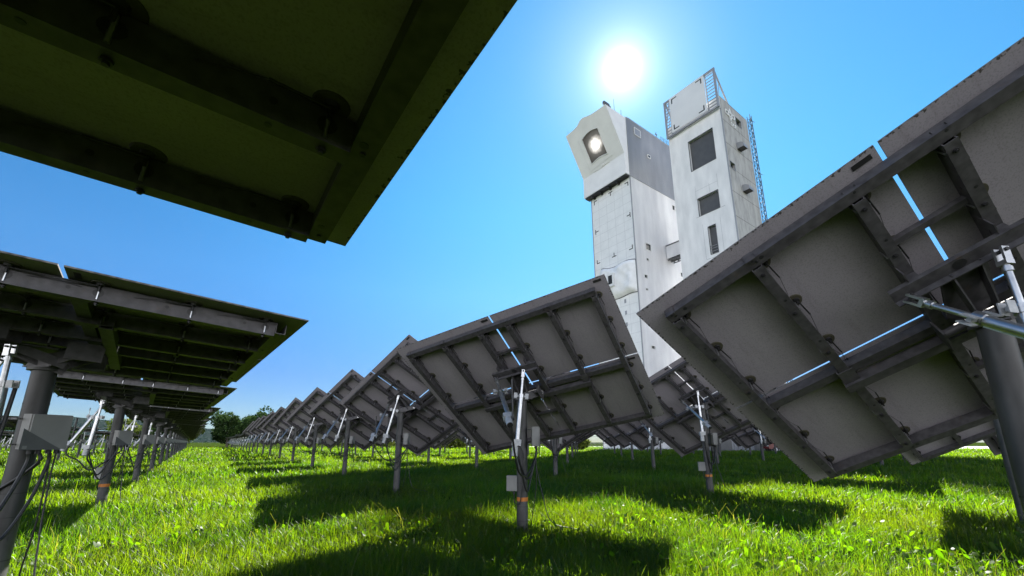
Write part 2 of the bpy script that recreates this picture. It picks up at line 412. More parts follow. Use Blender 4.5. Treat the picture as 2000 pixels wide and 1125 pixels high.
# flat row on the left
L1 = (-3.553, 3.407, .902)
DL1, DL2 = (-.03, -.06, -1), (-.28, -.3, -.9)
heliostat((-.9172, -.261, .979), RL0, 'dark heliostat looming overhead at the top left, its pole out of the picture', G_F, 2, (-.28, 0), DL1, DL2)
heliostat(L1, RL, 'flat heliostat at the left edge, big grey box and cable loops on its pole', G_F, 2, (-.24, 0), (-.02, .05, -1), (-.45, -.1, -.9), boxang=-14, a1=(.36, .30), alen=.76)
for k in range(1, 20):
    c = (L1[0] - .1 - 3.3 * k, L1[1] + 4.5 * k, L1[2] + .05)
    lab = ['', 'flat heliostat with orange banded pole standing in the grass left of the aisle', 'flat heliostat just behind the orange banded pole left of the aisle',
           'flat heliostat third in line behind the left edge heliostat', 'flat heliostat fourth in line behind the left edge heliostat'][k] if k < 5 else 'small flat heliostat stacked up in the far part of the left row'
    heliostat(c, jit(RL, 1.2, 80 + k), lab, G_F if k < 5 else G_F + ', far part', 2 if k < 3 else (1 if k < 5 else 0), (-.29, 0), DL1, DL2, extra=(k == 1), alen=.82, boxang=-10, seed=100 + k)
# rows behind on the right
def inview(c, m=1.35):
    d = c[1] * .9725; return d > .5 and abs(c[0]) / d < m
R2 = (4.67, 10.353, 1.03)
labs = {(0, 0): 'tilted heliostat seen between the middle and right heliostats, orange band low on its pole',
        (0, 1): 'heliostat behind the lower edge of the large middle heliostat, pole right of the orange band',
        (1, 0): 'heliostat behind the right edge heliostat, its lower corner near the red car',
        (1, 1): 'heliostat behind the one between middle and right heliostats, lone pole in the shade'}
for j in range(0, 7):
    for k in range(-1, 13 if j < 3 else 7):
        c = (R2[0] + 4.5 * j - 3.05 * k, R2[1] + 3.75 * j + 4.7 * k, R2[2] - .03 * j)
        if (j, k) == (0, -1): c = (7.2, 6.4, 1.03)
        if (j, k) == (1, 0): c = (c[0] + .75, c[1], c[2])
        if c[1] > 50 + 10 * (c[0] < -5) or not inview(c, 1.5): continue
        lab = labs.get((j, k), 'tilted heliostat in the shade of row %s behind the first tilted row' % ['two', 'three', 'four', 'five', 'six', 'seven', 'eight'][j])
        grp = G_B if (j, k) in labs else G_B + ', row %d' % (j + 2)
        heliostat(c, jit(R2A if j == 0 else RA, 0 if (j, k) == (0, 0) else 2.5, 200 + 20 * j + k), lab, grp, 2 if (j, k) == (0, 0) else (1 if j + k < 2 else 0), (-.1, -.06), (-.02, -.1, -1), extra=((j, k) == (0, 0)), seed=300 + 20 * j + k)
# rows further left
for j in range(1, 7):
    for k in range(3, 17):
        c = (L1[0] - 4.7 * j - 3.3 * k, L1[1] - 3.4 * j + 4.55 * k, L1[2])
        if c[1] > 62 or not inview(c, 1.32): continue
        near = j == 1
        heliostat(c, jit(RL, 3, 500 + 20 * j + k), 'small flat heliostat seen between the left poles below the hills' if near else 'tiny distant heliostat out in the meadow on the left',
                  G_L if near else G_L + ', outermost', 0, (-.29, 0), DL1, DL2, boxang=-10, seed=600 + k)

# ------------------------------------------------------------------ ground
def ground_material():
    m, nt, b = mat('meadow_soil'); L = nt.links.new
    tc = N(nt, 'ShaderNodeTexCoord')
    n1 = N(nt, 'ShaderNodeTexNoise'); n1.inputs['Scale'].default_value = .35; n1.inputs['Detail'].default_value = 8
    n2 = N(nt, 'ShaderNodeTexNoise'); n2.inputs['Scale'].default_value = 30; n2.inputs['Detail'].default_value = 4
    L(tc.outputs['Object'], n1.inputs['Vector']); L(tc.outputs['Object'], n2.inputs['Vector'])
    r1 = ramp(nt, n1.outputs[0], [(.35, (.012, .022, .005)), (.65, (.026, .036, .008))])
    r2 = ramp(nt, n2.outputs[0], [(.3, (.4, .4, .4)), (.7, (1.1, 1.1, 1.0))])
    mx = N(nt, 'ShaderNodeMixRGB', blend_type='MULTIPLY'); mx.inputs[0].default_value = 1
    L(r1.outputs[0], mx.inputs[1]); L(r2.outputs[0], mx.inputs[2])
    ln = N(nt, 'ShaderNodeVectorMath', operation='LENGTH'); L(tc.outputs['Object'], ln.inputs[0]); dv = N(nt, 'ShaderNodeMath', operation='DIVIDE'); dv.inputs[1].default_value = 100; L(ln.outputs['Value'], dv.inputs[0])
    rr = ramp(nt, dv.outputs[0], [(.45, (0, 0, 0)), (.62, (1, 1, 1))]); mf = N(nt, 'ShaderNodeMixRGB'); mf.inputs[2].default_value = (.022, .036, .006, 1)
    L(rr.outputs[0], mf.inputs[0]); L(mx.outputs[0], mf.inputs[1]); L(mf.outputs[0], b.inputs['Base Color'])
    b.inputs['Roughness'].default_value = .9; b.inputs['Specular IOR Level'].default_value = 0
    return m
b = MB(); S = 6000
b.add([(-S, -S, 0), (S, -S, 0), (S, S, 0), (-S, S, 0)], [(0, 1, 2, 3)])
tag(b.build('ground', ground_material()), None, None, None, 'structure')

# grass: many separate blades, thinning with distance
def grass_material(name, gloss, tl=.6):
    m, nt, b = mat(name); L = nt.links.new; nt.nodes.remove(b)
    out = [n for n in nt.nodes if n.type == 'OUTPUT_MATERIAL'][0]
    at = N(nt, 'ShaderNodeAttribute', attribute_name='tint')
    df = N(nt, 'ShaderNodeBsdfDiffuse'); tr = N(nt, 'ShaderNodeBsdfTranslucent'); gl = N(nt, 'ShaderNodeBsdfGlossy'); gl.inputs['Roughness'].default_value = .42
    gl.inputs['Color'].default_value = (.9, .95, .9, 1)
    g = N(nt, 'ShaderNodeMixRGB', blend_type='MULTIPLY'); g.inputs[0].default_value = 1; g.inputs[2].default_value = (5.2, 6.0, .55, 1)
    dk = N(nt, 'ShaderNodeMixRGB', blend_type='MULTIPLY'); dk.inputs[0].default_value = 1; dk.inputs[2].default_value = (.55, .55, .6, 1); L(at.outputs['Color'], dk.inputs[1]); L(dk.outputs[0], df.inputs[0]); L(at.outputs['Color'], g.inputs[1]); L(g.outputs[0], tr.inputs[0])
    m1 = N(nt, 'ShaderNodeMixShader'); m1.inputs[0].default_value = tl; L(df.outputs[0], m1.inputs[1]); L(tr.outputs[0], m1.inputs[2])
    lw = N(nt, 'ShaderNodeLayerWeight'); lw.inputs[0].default_value = .25; fr = N(nt, 'ShaderNodeMath', operation='MULTIPLY_ADD'); fr.inputs[1].default_value = gloss; fr.inputs[2].default_value = gloss * .1; L(lw.outputs['Facing'], fr.inputs[0])
    m2 = N(nt, 'ShaderNodeMixShader'); L(fr.outputs[0], m2.inputs[0]); L(m1.outputs[0], m2.inputs[1]); L(gl.outputs[0], m2.inputs[2])
    L(m2.outputs[0], out.inputs[0]); return m
GRASS = grass_material('grass_blades', .07); WEED = grass_material('weed_leaves', .05, .42)
def value_noise(x, y, s, seed):
    g = np.random.default_rng(seed).random((64, 64))
    X, Y = x / s, y / s; xi, yi = np.floor(X).astype(int), np.floor(Y).astype(int); fx, fy = X - xi, Y - yi
    fx = fx * fx * (3 - 2 * fx); fy = fy * fy * (3 - 2 * fy)
    q = lambda i, j: g[i % 64, j % 64]
    return (q(xi, yi) * (1 - fx) + q(xi + 1, yi) * fx) * (1 - fy) + (q(xi, yi + 1) * (1 - fx) + q(xi + 1, yi + 1) * fx) * fy
def scatter(r0, r1, dens, half=62):
    n = int(dens * R_(half) * (r1 * r1 - r0 * r0))
    r = np.sqrt(rng.uniform(r0 * r0, r1 * r1, n)); a = rng.uniform(-R_(half), R_(half), n)
    return r * np.sin(a), r * np.cos(a)
def mesh_np(name, co, quads, tris, tint, m):
    me = bpy.data.meshes.new(name); nv = len(co)
    me.vertices.add(nv); me.vertices.foreach_set('co', co.astype(np.float32).ravel())
    loops = np.concatenate([quads.ravel(), tris.ravel()]); nq, nt = len(quads), len(tris)
    me.loops.add(len(loops)); me.loops.foreach_set('vertex_index', loops.astype(np.int32))
    me.polygons.add(nq + nt)
    st = np.concatenate([np.arange(nq) * 4, nq * 4 + np.arange(nt) * 3])
    me.polygons.foreach_set('loop_start', st.astype(np.int32))
    a = me.attributes.new('tint', 'FLOAT_COLOR', 'POINT'); a.data.foreach_set('color', np.concatenate([tint, np.ones((nv, 1))], 1).astype(np.float32).ravel())
    me.materials.append(m); me.update(calc_edges=True); me.validate()
    return me
def blade_tint(x, y, n):
    t = value_noise(x, y, .9, 3) * .6 + value_noise(x, y, 3.1, 4) * .4 + rng.normal(0, .16, n)
    t = np.clip(t, 0, 1)[:, None]
    c = np.array([.014, .036, .004]) * (1 - t) + np.array([.046, .061, .006]) * t
    c = c * (.55 + .75 * np.clip(value_noise(x, y, .35, 41) * .5 + value_noise(x, y, 1.7, 42) * .7 - .1, 0, 1))[:, None]
    dry = rng.random(n) < .014
    c[dry] = np.array([.09, .085, .05]) * rng.uniform(.6, 1.1, (dry.sum(), 1))
    return c
def blades():
    X, Y, Hh, Wd = [], [], [], []
    for r0, r1, dens, h0, w0 in ((.4, 2.6, 11000, .135, .0032), (2.6, 5, 7000, .135, .0038), (5, 9, 2300, .145, .006), (9, 16, 720, .16, .010), (16, 30, 190, .18, .02), (30, 62, 42, .2, .045), (62, 108, 9, .24, .11)):
        x, y = scatter(r0, r1, dens); n = len(x)
        pat = value_noise(x, y, .55, 8) * .6 + value_noise(x, y, 2.2, 9) * .4
        keep = rng.random(n) < .55 + .6 * pat; x, y, pat = x[keep], y[keep], pat[keep]; n = len(x)
        X.append(x); Y.append(y); Hh.append(h0 * (.35 + .95 * pat) * rng.lognormal(0, .32, n)); Wd.append(w0 * rng.uniform(.6, 1.35, n))
    x, y, h, w = map(np.concatenate, (X, Y, Hh, Wd)); n = len(x)
    # grass only to the field edge
    az = rng.uniform(0, 2 * np.pi, n); lean = np.abs(rng.normal(.45, .32, n)) * h
    fa = az + rng.normal(np.pi / 2, .5, n)
    dx, dy = np.cos(az) * lean, np.sin(az) * lean; sx, sy = np.cos(fa) * w / 2, np.sin(fa) * w / 2
    co = np.zeros((n, 7, 3))
    for i, (t, ww) in enumerate(((0, .8), (.4, 1), (.75, .75))):
        bx, by, bz = x + dx * t * t, y + dy * t * t, h * (t - .16 * t * t * np.clip(lean / h, 0, 2))
        co[:, 2 * i] = np.stack([bx - sx * ww, by - sy * ww, bz - .01], 1); co[:, 2 * i + 1] = np.stack([bx + sx * ww, by + sy * ww, bz - .01], 1)
    co[:, 6] = np.stack([x + dx * 1.1, y + dy * 1.1, h * (1 - .3 * np.clip(lean / h, 0, 2))], 1)
    base = (np.arange(n) * 7)[:, None]
    quads = np.concatenate([base + np.array([[0, 1, 3, 2]]), base + np.array([[2, 3, 5, 4]])]); tris = base + np.array([[4, 5, 6]])
    return mesh_np('grass', co.reshape(-1, 3), quads, tris, np.repeat(blade_tint(x, y, n), 7, 0), GRASS)
tag(link('grass', blades()), 'tufted green meadow grass covering the field between the poles', 'grass', None, 'stuff')
def stalks():
    x, y = scatter(1.0, 9, 7); n = len(x); h = rng.uniform(.16, .42, n) * (.6 + .5 * value_noise(x, y, 1.3, 31)); a = rng.uniform(0, 6.28, n); l = rng.uniform(.05, .6, n) * h; w = rng.uniform(.0010, .0022, n)
    co = np.zeros((n, 6, 3))
    for i, t in enumerate((0, .55, 1.0)):
        bx, by, bz = x + np.cos(a) * l * t ** 2, y + np.sin(a) * l * t ** 2, h * (t - .18 * t * t)
        co[:, 2 * i] = np.stack([bx - w, by, bz], 1); co[:, 2 * i + 1] = np.stack([bx + w, by + w * .5, bz], 1)
    base = (np.arange(n) * 6)[:, None]; q = np.concatenate([base + np.array([[0, 1, 3, 2]]), base + np.array([[2, 3, 5, 4]])])
    c = np.array([.11, .10, .07]) * rng.uniform(.4, 1.1, (n, 1))
    return mesh_np('dry_stalks', co.reshape(-1, 3), q, np.zeros((0, 3), int), np.repeat(c, 6, 0), WEED)
tag(link('dry_stalks', stalks()), 'thin dry straw coloured stalks standing among the green grass', 'grass', None, 'stuff')
def leaves():
    """low broad leaved weeds among the grass"""
    X, Y, Z, S_ = [], [], [], []
    for r0, r1, dens in ((1.0, 3.5, 300), (3.5, 7, 90), (7, 12, 20)):
        x, y = scatter(r0, r1, dens); k = .12 * np.clip(x / 2, -1, 1) + value_noise(x, y, 1.1, 21) + .25 * value_noise(x, y, .4, 22) > .62
        x, y = x[k], y[k]; X.append(x); Y.append(y)
        Z.append(rng.uniform(.02, .12, len(x))); S_.append(rng.uniform(.010, .025, len(x)) * (1 + .04 * r1))
    x, y, z, s = map(np.concatenate, (X, Y, Z, S_)); n = len(x)
    prof = np.array([(-1, 0), (-.55, .55), (.1, .72), (.65, .5), (1.1, 0), (.65, -.5), (.1, -.72), (-.55, -.55)])
    a = rng.uniform(0, 2 * np.pi, n); tx, ty = rng.normal(0, .8, n), rng.normal(0, .8, n)
    co = np.zeros((n, 8, 3))
    for i, (px, py) in enumerate(prof):
        lx = (px * np.cos(a) - py * np.sin(a)) * s; ly = (px * np.sin(a) + py * np.cos(a)) * s
        co[:, i] = np.stack([x + lx, y + ly, z + lx * tx + ly * ty + abs(py) * s * .25], 1)
    base = (np.arange(n) * 8)[:, None]
    quads = np.concatenate([base + np.array([[0, 1, 2, 7]]) * 1, base + np.array([[7, 2, 6, 6]])])[:0]
    quads = np.concatenate([base + np.array([[1, 2, 6, 7]]), base + np.array([[2, 3, 5, 6]])]); tris = np.concatenate([base + np.array([[0, 1, 7]]), base + np.array([[3, 4, 5]])])
    t = rng.random((n, 1)); c = np.array([.030, .068, .006]) * (1 - t) + np.array([.055, .088, .008]) * t
    return mesh_np('weeds', co.reshape(-1, 3), quads, tris, np.repeat(c, 8, 0), WEED)
tag(link('weeds', leaves()), 'low broad leaved weeds and clover growing among the grass', 'weeds', None, 'stuff')

# ------------------------------------------------------------------ walls with openings
def wall_holes(b, O, U, V, w, h, holes, depth, inward, mat=0, rmat=0):
    """rectangle O + U*[0,w] + V*[0,h] with rectangular holes (u0,u1,v0,v1) and reveals going inward"""
    O, U, V, I = map(Vector, (O, U, V, inward))
    us = sorted({0, w, *[q for x in holes for q in x[:2]]}); vs = sorted({0, h, *[q for x in holes for q in x[2:]]})
    flip = U.cross(V).dot(I) > 0
    def quad(a, b_, c, d, mt):
        b.add([a, b_, c, d], [(3, 2, 1, 0) if flip else (0, 1, 2, 3)], mt)
    for i in range(len(us) - 1):
        for j in range(len(vs) - 1):
            uc, vc = (us[i] + us[i + 1]) / 2, (vs[j] + vs[j + 1]) / 2
            if any(x[0] < uc < x[1] and x[2] < vc < x[3] for x in holes): continue
            P = lambda u, v: O + U * u + V * v
            quad(P(us[i], vs[j]), P(us[i + 1], vs[j]), P(us[i + 1], vs[j + 1]), P(us[i], vs[j + 1]), mat)
    for u0, u1, v0, v1 in holes:
        c = [O + U * u + V * v for u, v in ((u0, v0), (u1, v0), (u1, v1), (u0, v1))]
        for i in range(4):
            a, d = c[i], c[(i + 1) % 4]; quad(d, a, a + I * depth, d + I * depth, rmat)
def pane(parent, O, U, V, hole, depth, inward, m, name='window', frame=.0, fm=None):
    O, U, V, I = map(Vector, (O, U, V, inward)); u0, u1, v0, v1 = hole
    b = MB(); c = [O + U * u + V * v + I * (depth - .01) for u, v in ((u0 + .002, v0 + .002), (u1 - .002, v0 + .002), (u1 - .002, v1 - .002), (u0 + .002, v1 - .002))]
    c2 = [q + I * .05 for q in c]
    b.add(c + c2, [(0, 1, 2, 3), (7, 6, 5, 4), (0, 4, 5, 1), (1, 5, 6, 2), (2, 6, 7, 3), (3, 7, 4, 0)])
    o = b.build(name, m, parent)
    if frame:
        f = MB(); n = -I
        for (p, q) in (((u0, v0), (u1, v0)), ((u0, v1), (u1, v1)), ((u0, v0), (u0, v1)), ((u1, v0), (u1, v1))):
            A = O + U * p[0] + V * p[1] + n * .03; B = O + U * q[0] + V * q[1] + n * .03
            f.bar(A, B, frame, .07, 0, n)
        f.build('frame', fm, o)
    return o

# ------------------------------------------------------------------ tower materials
def ribbed(name, c0, c1, pitch, axis, rough=.5, dirt=.12, depth=.06):
    """profiled metal sheet: vertical ribs by bump, faint dirt"""
    m, nt, b = mat(name); L = nt.links.new
    tc = N(nt, 'ShaderNodeTexCoord'); sp = N(nt, 'ShaderNodeSeparateXYZ'); L(tc.outputs['Object'], sp.inputs[0])
    mu = N(nt, 'ShaderNodeMath', operation='MULTIPLY'); mu.inputs[1].default_value = 1 / pitch; L(sp.outputs[axis], mu.inputs[0])
    fr = N(nt, 'ShaderNodeMath', operation='FRACT'); L(mu.outputs[0], fr.inputs[0])
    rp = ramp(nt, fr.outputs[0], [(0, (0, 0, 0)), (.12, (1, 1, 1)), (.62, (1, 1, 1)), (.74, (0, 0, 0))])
    bp = N(nt, 'ShaderNodeBump'); bp.inputs['Strength'].default_value = .9; bp.inputs['Distance'].default_value = depth
    L(rp.outputs[0], bp.inputs['Height']); L(bp.outputs[0], b.inputs['Normal'])
    n = N(nt, 'ShaderNodeTexNoise'); n.inputs['Scale'].default_value = .5; n.inputs['Detail'].default_value = 8
    mp = N(nt, 'ShaderNodeMapping'); mp.inputs['Scale'].default_value = (1, 1, .25); L(tc.outputs['Object'], mp.inputs[0]); L(mp.outputs[0], n.inputs['Vector'])
    r = ramp(nt, n.outputs[0], [(.35, c0), (.65, c1)])
    gr = N(nt, 'ShaderNodeMixRGB', blend_type='MULTIPLY'); gr.inputs[0].default_value = 1
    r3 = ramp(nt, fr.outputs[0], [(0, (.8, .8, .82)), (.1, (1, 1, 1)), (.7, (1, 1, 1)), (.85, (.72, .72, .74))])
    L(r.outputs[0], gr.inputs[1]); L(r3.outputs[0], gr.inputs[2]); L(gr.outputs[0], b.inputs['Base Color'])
    b.inputs['Roughness'].default_value = rough; return m
def gridwall(name, c0, c1, pu, pv, line=.55):
    """white panels with thin joints; joints run with y and z"""
    m, nt, b = mat(name); L = nt.links.new
    tc = N(nt, 'ShaderNodeTexCoord'); sp = N(nt, 'ShaderNodeSeparateXYZ'); L(tc.outputs['Object'], sp.inputs[0])
    vals = []
    for ax, p in ((1, pu), (2, pv)):
        mu = N(nt, 'ShaderNodeMath', operation='MULTIPLY'); mu.inputs[1].default_value = 1 / p; L(sp.outputs[ax], mu.inputs[0])
        fr = N(nt, 'ShaderNodeMath', operation='FRACT'); L(mu.outputs[0], fr.inputs[0])
        lt = N(nt, 'ShaderNodeMath', operation='LESS_THAN'); lt.inputs[1].default_value = .05 / p; L(fr.outputs[0], lt.inputs[0]); vals.append(lt)
    mxm = N(nt, 'ShaderNodeMath', operation='MAXIMUM'); L(vals[0].outputs[0], mxm.inputs[0]); L(vals[1].outputs[0], mxm.inputs[1])
    n = N(nt, 'ShaderNodeTexNoise'); n.inputs['Scale'].default_value = .6; n.inputs['Detail'].default_value = 9; n.inputs['Roughness'].default_value = .65
    L(tc.outputs['Object'], n.inputs['Vector'])
    r = ramp(nt, n.outputs[0], [(.35, c0), (.65, c1)])
    mx = N(nt, 'ShaderNodeMixRGB'); mx.inputs[2].default_value = (line, line, line * 1.02, 1)
    L(mxm.outputs[0], mx.inputs[0]); L(r.outputs[0], mx.inputs[1]); L(mx.outputs[0], b.inputs['Base Color'])
    b.inputs['Roughness'].default_value = .6; return m
def concrete():
    m, nt, b = mat('board_marked_concrete'); L = nt.links.new
    tc = N(nt, 'ShaderNodeTexCoord')
    n = N(nt, 'ShaderNodeTexNoise'); n.inputs['Scale'].default_value = .7; n.inputs['Detail'].default_value = 10; n.inputs['Roughness'].default_value = .68
    mp = N(nt, 'ShaderNodeMapping'); mp.inputs['Scale'].default_value = (1.6, 1, .45); L(tc.outputs['Object'], mp.inputs[0]); L(mp.outputs[0], n.inputs['Vector'])
    r = ramp(nt, n.outputs[0], [(.3, (.23, .225, .22)), (.5, (.37, .365, .355)), (.7, (.47, .46, .45))])
    sp = N(nt, 'ShaderNodeSeparateXYZ'); L(tc.outputs['Object'], sp.inputs[0])
    mu = N(nt, 'ShaderNodeMath', operation='MULTIPLY'); mu.inputs[1].default_value = 1 / 4.35; L(sp.outputs[2], mu.inputs[0])
    fr = N(nt, 'ShaderNodeMath', operation='FRACT'); L(mu.outputs[0], fr.inputs[0])
    lt = N(nt, 'ShaderNodeMath', operation='LESS_THAN'); lt.inputs[1].default_value = .03; L(fr.outputs[0], lt.inputs[0])
    mx = N(nt, 'ShaderNodeMixRGB', blend_type='MULTIPLY'); mx.inputs[2].default_value = (.55, .54, .53, 1)
    L(lt.outputs[0], mx.inputs[0]); L(r.outputs[0], mx.inputs[1]); L(mx.outputs[0], b.inputs['Base Color'])
    b.inputs['Roughness'].default_value = .85; return m
PLASTER = noisy('white_plaster', (.66, .67, .68), (.82, .825, .83), .8, .75, 0, .0, 10, (1, 1, .3))
CONC = concrete()
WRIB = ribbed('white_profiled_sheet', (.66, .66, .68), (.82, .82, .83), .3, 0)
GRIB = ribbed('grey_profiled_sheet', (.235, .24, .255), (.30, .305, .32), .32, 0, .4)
FRONTW = gridwall('white_target_panels', (.72, .73, .73), (.80, .805, .805), 1.9, 1.72)
HEADW = noisy('white_receiver_cladding', (.72, .715, .72), (.81, .805, .81), .45, .6, 0, 0, 8)
TARP = noisy('white_wrinkled_cover', (.72, .73, .74), (.82, .83, .84), 1.6, .7, 0, .5, 6)
SHUT = noisy('grey_shutter', (.055, .058, .062), (.075, .078, .082), 1.2, .5)
STEELD = plain('dark_painted_steel', (.09, .095, .10), .5, .2)
STEELG = plain('grey_steel', (.30, .31, .33), .5, .3)
BLACKM = plain('black_marking', (.01, .01, .01), .6)
WHITEM = plain('white_marking', (.8, .8, .8), .5)
GLASS = plain('dark_window_glass', (.03, .035, .04), .08)
TRIM = plain('white_window_trim', (.7, .7, .7), .5)
BOARD = noisy('target_board', (.66, .67, .68), (.73, .735, .74), .35, .55, 0, 0, 6)
PHI = R_(36.3)

# ------------------------------------------------------------------ concrete tower with white front
T2 = empty('concrete_tower', (34.08, 58.10, 0), PHI)
tag(T2, 'right hand test tower with white front, grey concrete side and steel framed crown', 'tower')
TW, TD, TH2 = 9.6, 9.3, 56.7
fh = [(1.75, 6.05, 45.85, 51.65), (2.1, 5.55, 37.2, 40.4), (3.15, 4.4, 30.0, 34.8)]
b = MB()
wall_holes(b, (0, 0, 0), (0, 1, 0), (0, 0, 1), TW, TH2, fh, .55, (1, 0, 0), 0, 0)
sh = [(4.8, 6.7, 53.5, 55.05), (.55, 2.15, 43.4, 44.65)]
wall_holes(b, (0, 0, 0), (1, 0, 0), (0, 0, 1), TD, TH2, sh, .4, (0, 1, 0), 1, 1)
b.add([(TD, 0, 0), (TD, TW, 0), (TD, TW, TH2), (TD, 0, TH2)], [(0, 1, 2, 3)], 1)
b.add([(0, TW, 0), (TD, TW, 0), (TD, TW, TH2), (0, TW, TH2)], [(3, 2, 1, 0)], 0)
b.add([(0, 0, TH2), (TD, 0, TH2), (TD, TW, TH2), (0, TW, TH2)], [(0, 1, 2, 3)], 1)
b.build('wall', [PLASTER, CONC], T2)
for h in fh: pane(T2, (0, 0, 0), (0, 1, 0), (0, 0, 1), h, .5, (1, 0, 0), SHUT, 'window', .09, STEELD)
for h in sh: pane(T2, (0, 0, 0), (1, 0, 0), (0, 0, 1), h, .35, (0, 1, 0), GLASS, 'window', .08, STEELG)
b = MB()   # metal corner trim and hairline render joints on the white front
b.box(-.06, -.004, -.06, .14, 0, 54.3)
b.build('corner_trim', STEELG, T2)
for q in ((3.4, 3.43, 40.6, 42.2), (2.0, 2.03, 40.7, 43.2), (5.75, 5.78, 40.4, 42.9), (2.1, 5.7, 41.9, 41.93), (1.3, 2.0, 37.15, 37.2), (5.6, 6.1, 37.15, 37.2), (1.5, 5.2, 29.4, 29.45), (2.3, 2.33, 29.5, 35.6), (5.2, 5.23, 29.5, 35.6)):
    b = MB(); b.box(-.006, -.002, *q); b.build('render_joint', STEELG, T2)
# balcony rail in the lowest front opening
b = MB()
for z in (30.5, 31.0, 31.4): b.tube((.1, 3.15, z), (.1, 4.4, z), .04, n=6)
b.build('rail', STEELG, T2)
# crown: framed screen standing in front of the parapet, raked back stays
Z0, Z1 = 54.35, 62.0
b = MB()
for y in (.14, 9.5): b.bar((-.45, y, Z0), (-.45, y, Z1), .28, .28)
b.bar((-.45, 0, Z1 - .16), (-.45, 9.64, Z1 - .16), .3, .34); b.bar((-.45, 0, Z0 + .12), (-.45, 9.64, Z0 + .12), .36, .26)
for y in (1.75, 8.5): b.bar((-.4, y, Z0 + .3), (-.4, y, Z1 - .35), .16, .16)
k = 0; z = Z0 + .75
while z < Z1 - .4:
    for ya, yb in ((.28, 1.68), (8.58, 9.36)): b.bar((-.45, ya, z), (-.45, yb, z), .1, .1)
    z += .62
b.bar((-.38, 8.6, 61.5), (-.38, 9.4, 57.6), .14, .1)
for y in (.2, 4.8, 9.4):
    b.bar((-.3, y, Z1 - .2), (3.3, y, TH2 + .06), .2, .24); b.bar((.15, y, TH2), (.9, y, 59.7), .07, .07)
b.build('crown_frame', STEELG, T2)
b = MB(); b.box(-.68, -.605, 1.85, 8.4, 54.75, 61.95)
board = b.build('target_board', BOARD, T2)
for (y, z, sy, sz) in ((2.25, 61.55, 1, -1), (8.0, 61.55, -1, -1), (2.25, 55.15, 1, 1), (8.0, 55.15, -1, 1)):
    b = MB(); ya, yb = sorted((y, y + sy * 1.05)); za, zb = sorted((z, z + sz * .2)); b.box(-.69, -.682, ya, yb, za, zb)
    ya, yb = sorted((y, y + sy * .2)); za, zb = sorted((z + sz * .2, z + sz * 1.0)); b.box(-.69, -.682, ya, yb, za, zb); b.build('corner_mark', BLACKM, board)
# ventilation hoods on the concrete side
for x, z in ((3.85, 48.3), (3.7, 40.35)):
    b = MB(); pr = [(0, 0), (0, 1.15)]
    for t in range(0, 91, 15): pr.append((-1.25 + 1.25 * (1 - math.sin(R_(90 - t))) if 0 else -1.1 * math.sin(R_(t)), .35 + .8 * math.cos(R_(t))))
    pr.append((-1.1, 0))
    pts = [(q[0], q[1]) for q in pr]
    n = len(pts); w = 1.35
    vs = [(x, p[0], z + p[1]) for p in pts] + [(x + w, p[0], z + p[1]) for p in pts]
    b.add(vs, [tuple(range(n)), tuple(range(2 * n - 1, n - 1, -1))] + [(i, i + n, (i + 1) % n + n, (i + 1) % n) for i in range(n - 1)], 0)
    b.add([(x + .06, -.02, z + .02), (x + w - .06, -.02, z + .02), (x + w - .06, -1.05, z + .02), (x + .06, -1.05, z + .02)], [(0, 1, 2, 3)], 1)  # black sheet across the open underside stands in for the shaded inside
    b.build('vent_hood', [STEELG, BLACKM], T2)
# emblem: a long frame crossed by an upright star, and letters beneath it
b = MB(); ex, ez = 2.85, 54.35
def eb(p, q, t=.17): b.bar((ex + p[0], -.09, ez + p[1]), (ex + q[0], -.09, ez + q[1]), t, .1, 0, (0, 1, 0))
for p, q in (((-1.45, .36), (1.45, .36)), ((-1.45, -.36), (1.45, -.36)), ((-1.45, -.36), (-1.45, .36)), ((1.45, -.36), (1.45, .36)), ((-.45, -.36), (-.45, .36)), ((.45, -.36), (.45, .36)),
             ((-.75, -.36), (0, 1.15)), ((.75, -.36), (0, 1.15)), ((-.75, .36), (0, -1.15)), ((.75, .36), (0, -1.15))): eb(p, q)
b.build('emblem', WHITEM, T2)
def text(body, size, parent, M, m, name):
    cu = bpy.data.curves.new(name, 'FONT'); cu.body = body; cu.size = size; cu.extrude = .03; cu.align_x = 'CENTER'
    me = bpy.data.meshes.new_from_object(bpy.data.objects.new('tmp', cu)); me.name = name; me.materials.append(m)
    for o in [o for o in bpy.data.objects if o.name.startswith('tmp')]: bpy.data.objects.remove(o)
    return link(name, me, parent, M)
text('DLR', 1.05, T2, Matrix.Translation((3.75, -.05, 52.35)) @ Matrix.Rotation(R_(90), 4, 'X'), WHITEM, 'lettering')
b = MB(); b.tube((6.5, 2, TH2), (6.5, 2, 59.3), .03, n=6); b.build('antenna', STEELD, T2)

MASTM = plain('mast_paint', (.05, .05, .052), .7)
# lattice mast beside the concrete tower
MS = empty('lattice_mast', (34.08 + math.cos(PHI) * 9.75 + math.sin(PHI) * .3, 58.10 + math.sin(PHI) * 9.75 - math.cos(PHI) * .3, 0), PHI)
tag(MS, 'slim steel lattice mast running up the back corner of the concrete tower', 'mast')
b = MB(); cs = [(-.33, -.25), (.33, -.25), (0, .33)]; zt = 57.6
for x, y in cs: b.tube((x, y, 0), (x, y, zt), .055, n=6)
z = .4; k = 0
while z < zt - .8:
    for i in range(3):
        p, q = cs[i], cs[(i + 1) % 3]; b.tube((*p, z), (*q, z), .03, n=5)
        b.tube((*(p if k % 2 else q), z), (*(q if k % 2 else p), z + .8), .03, n=5)
    z += .8; k += 1
b.build('lattice', MASTM, MS)
b = MB()
for z in (37.2, 46.2, 56.9): b.tube((0, 0, z), (1.5, -.2, z), .045, n=6)
b.build('side_arm', STEELD, MS)

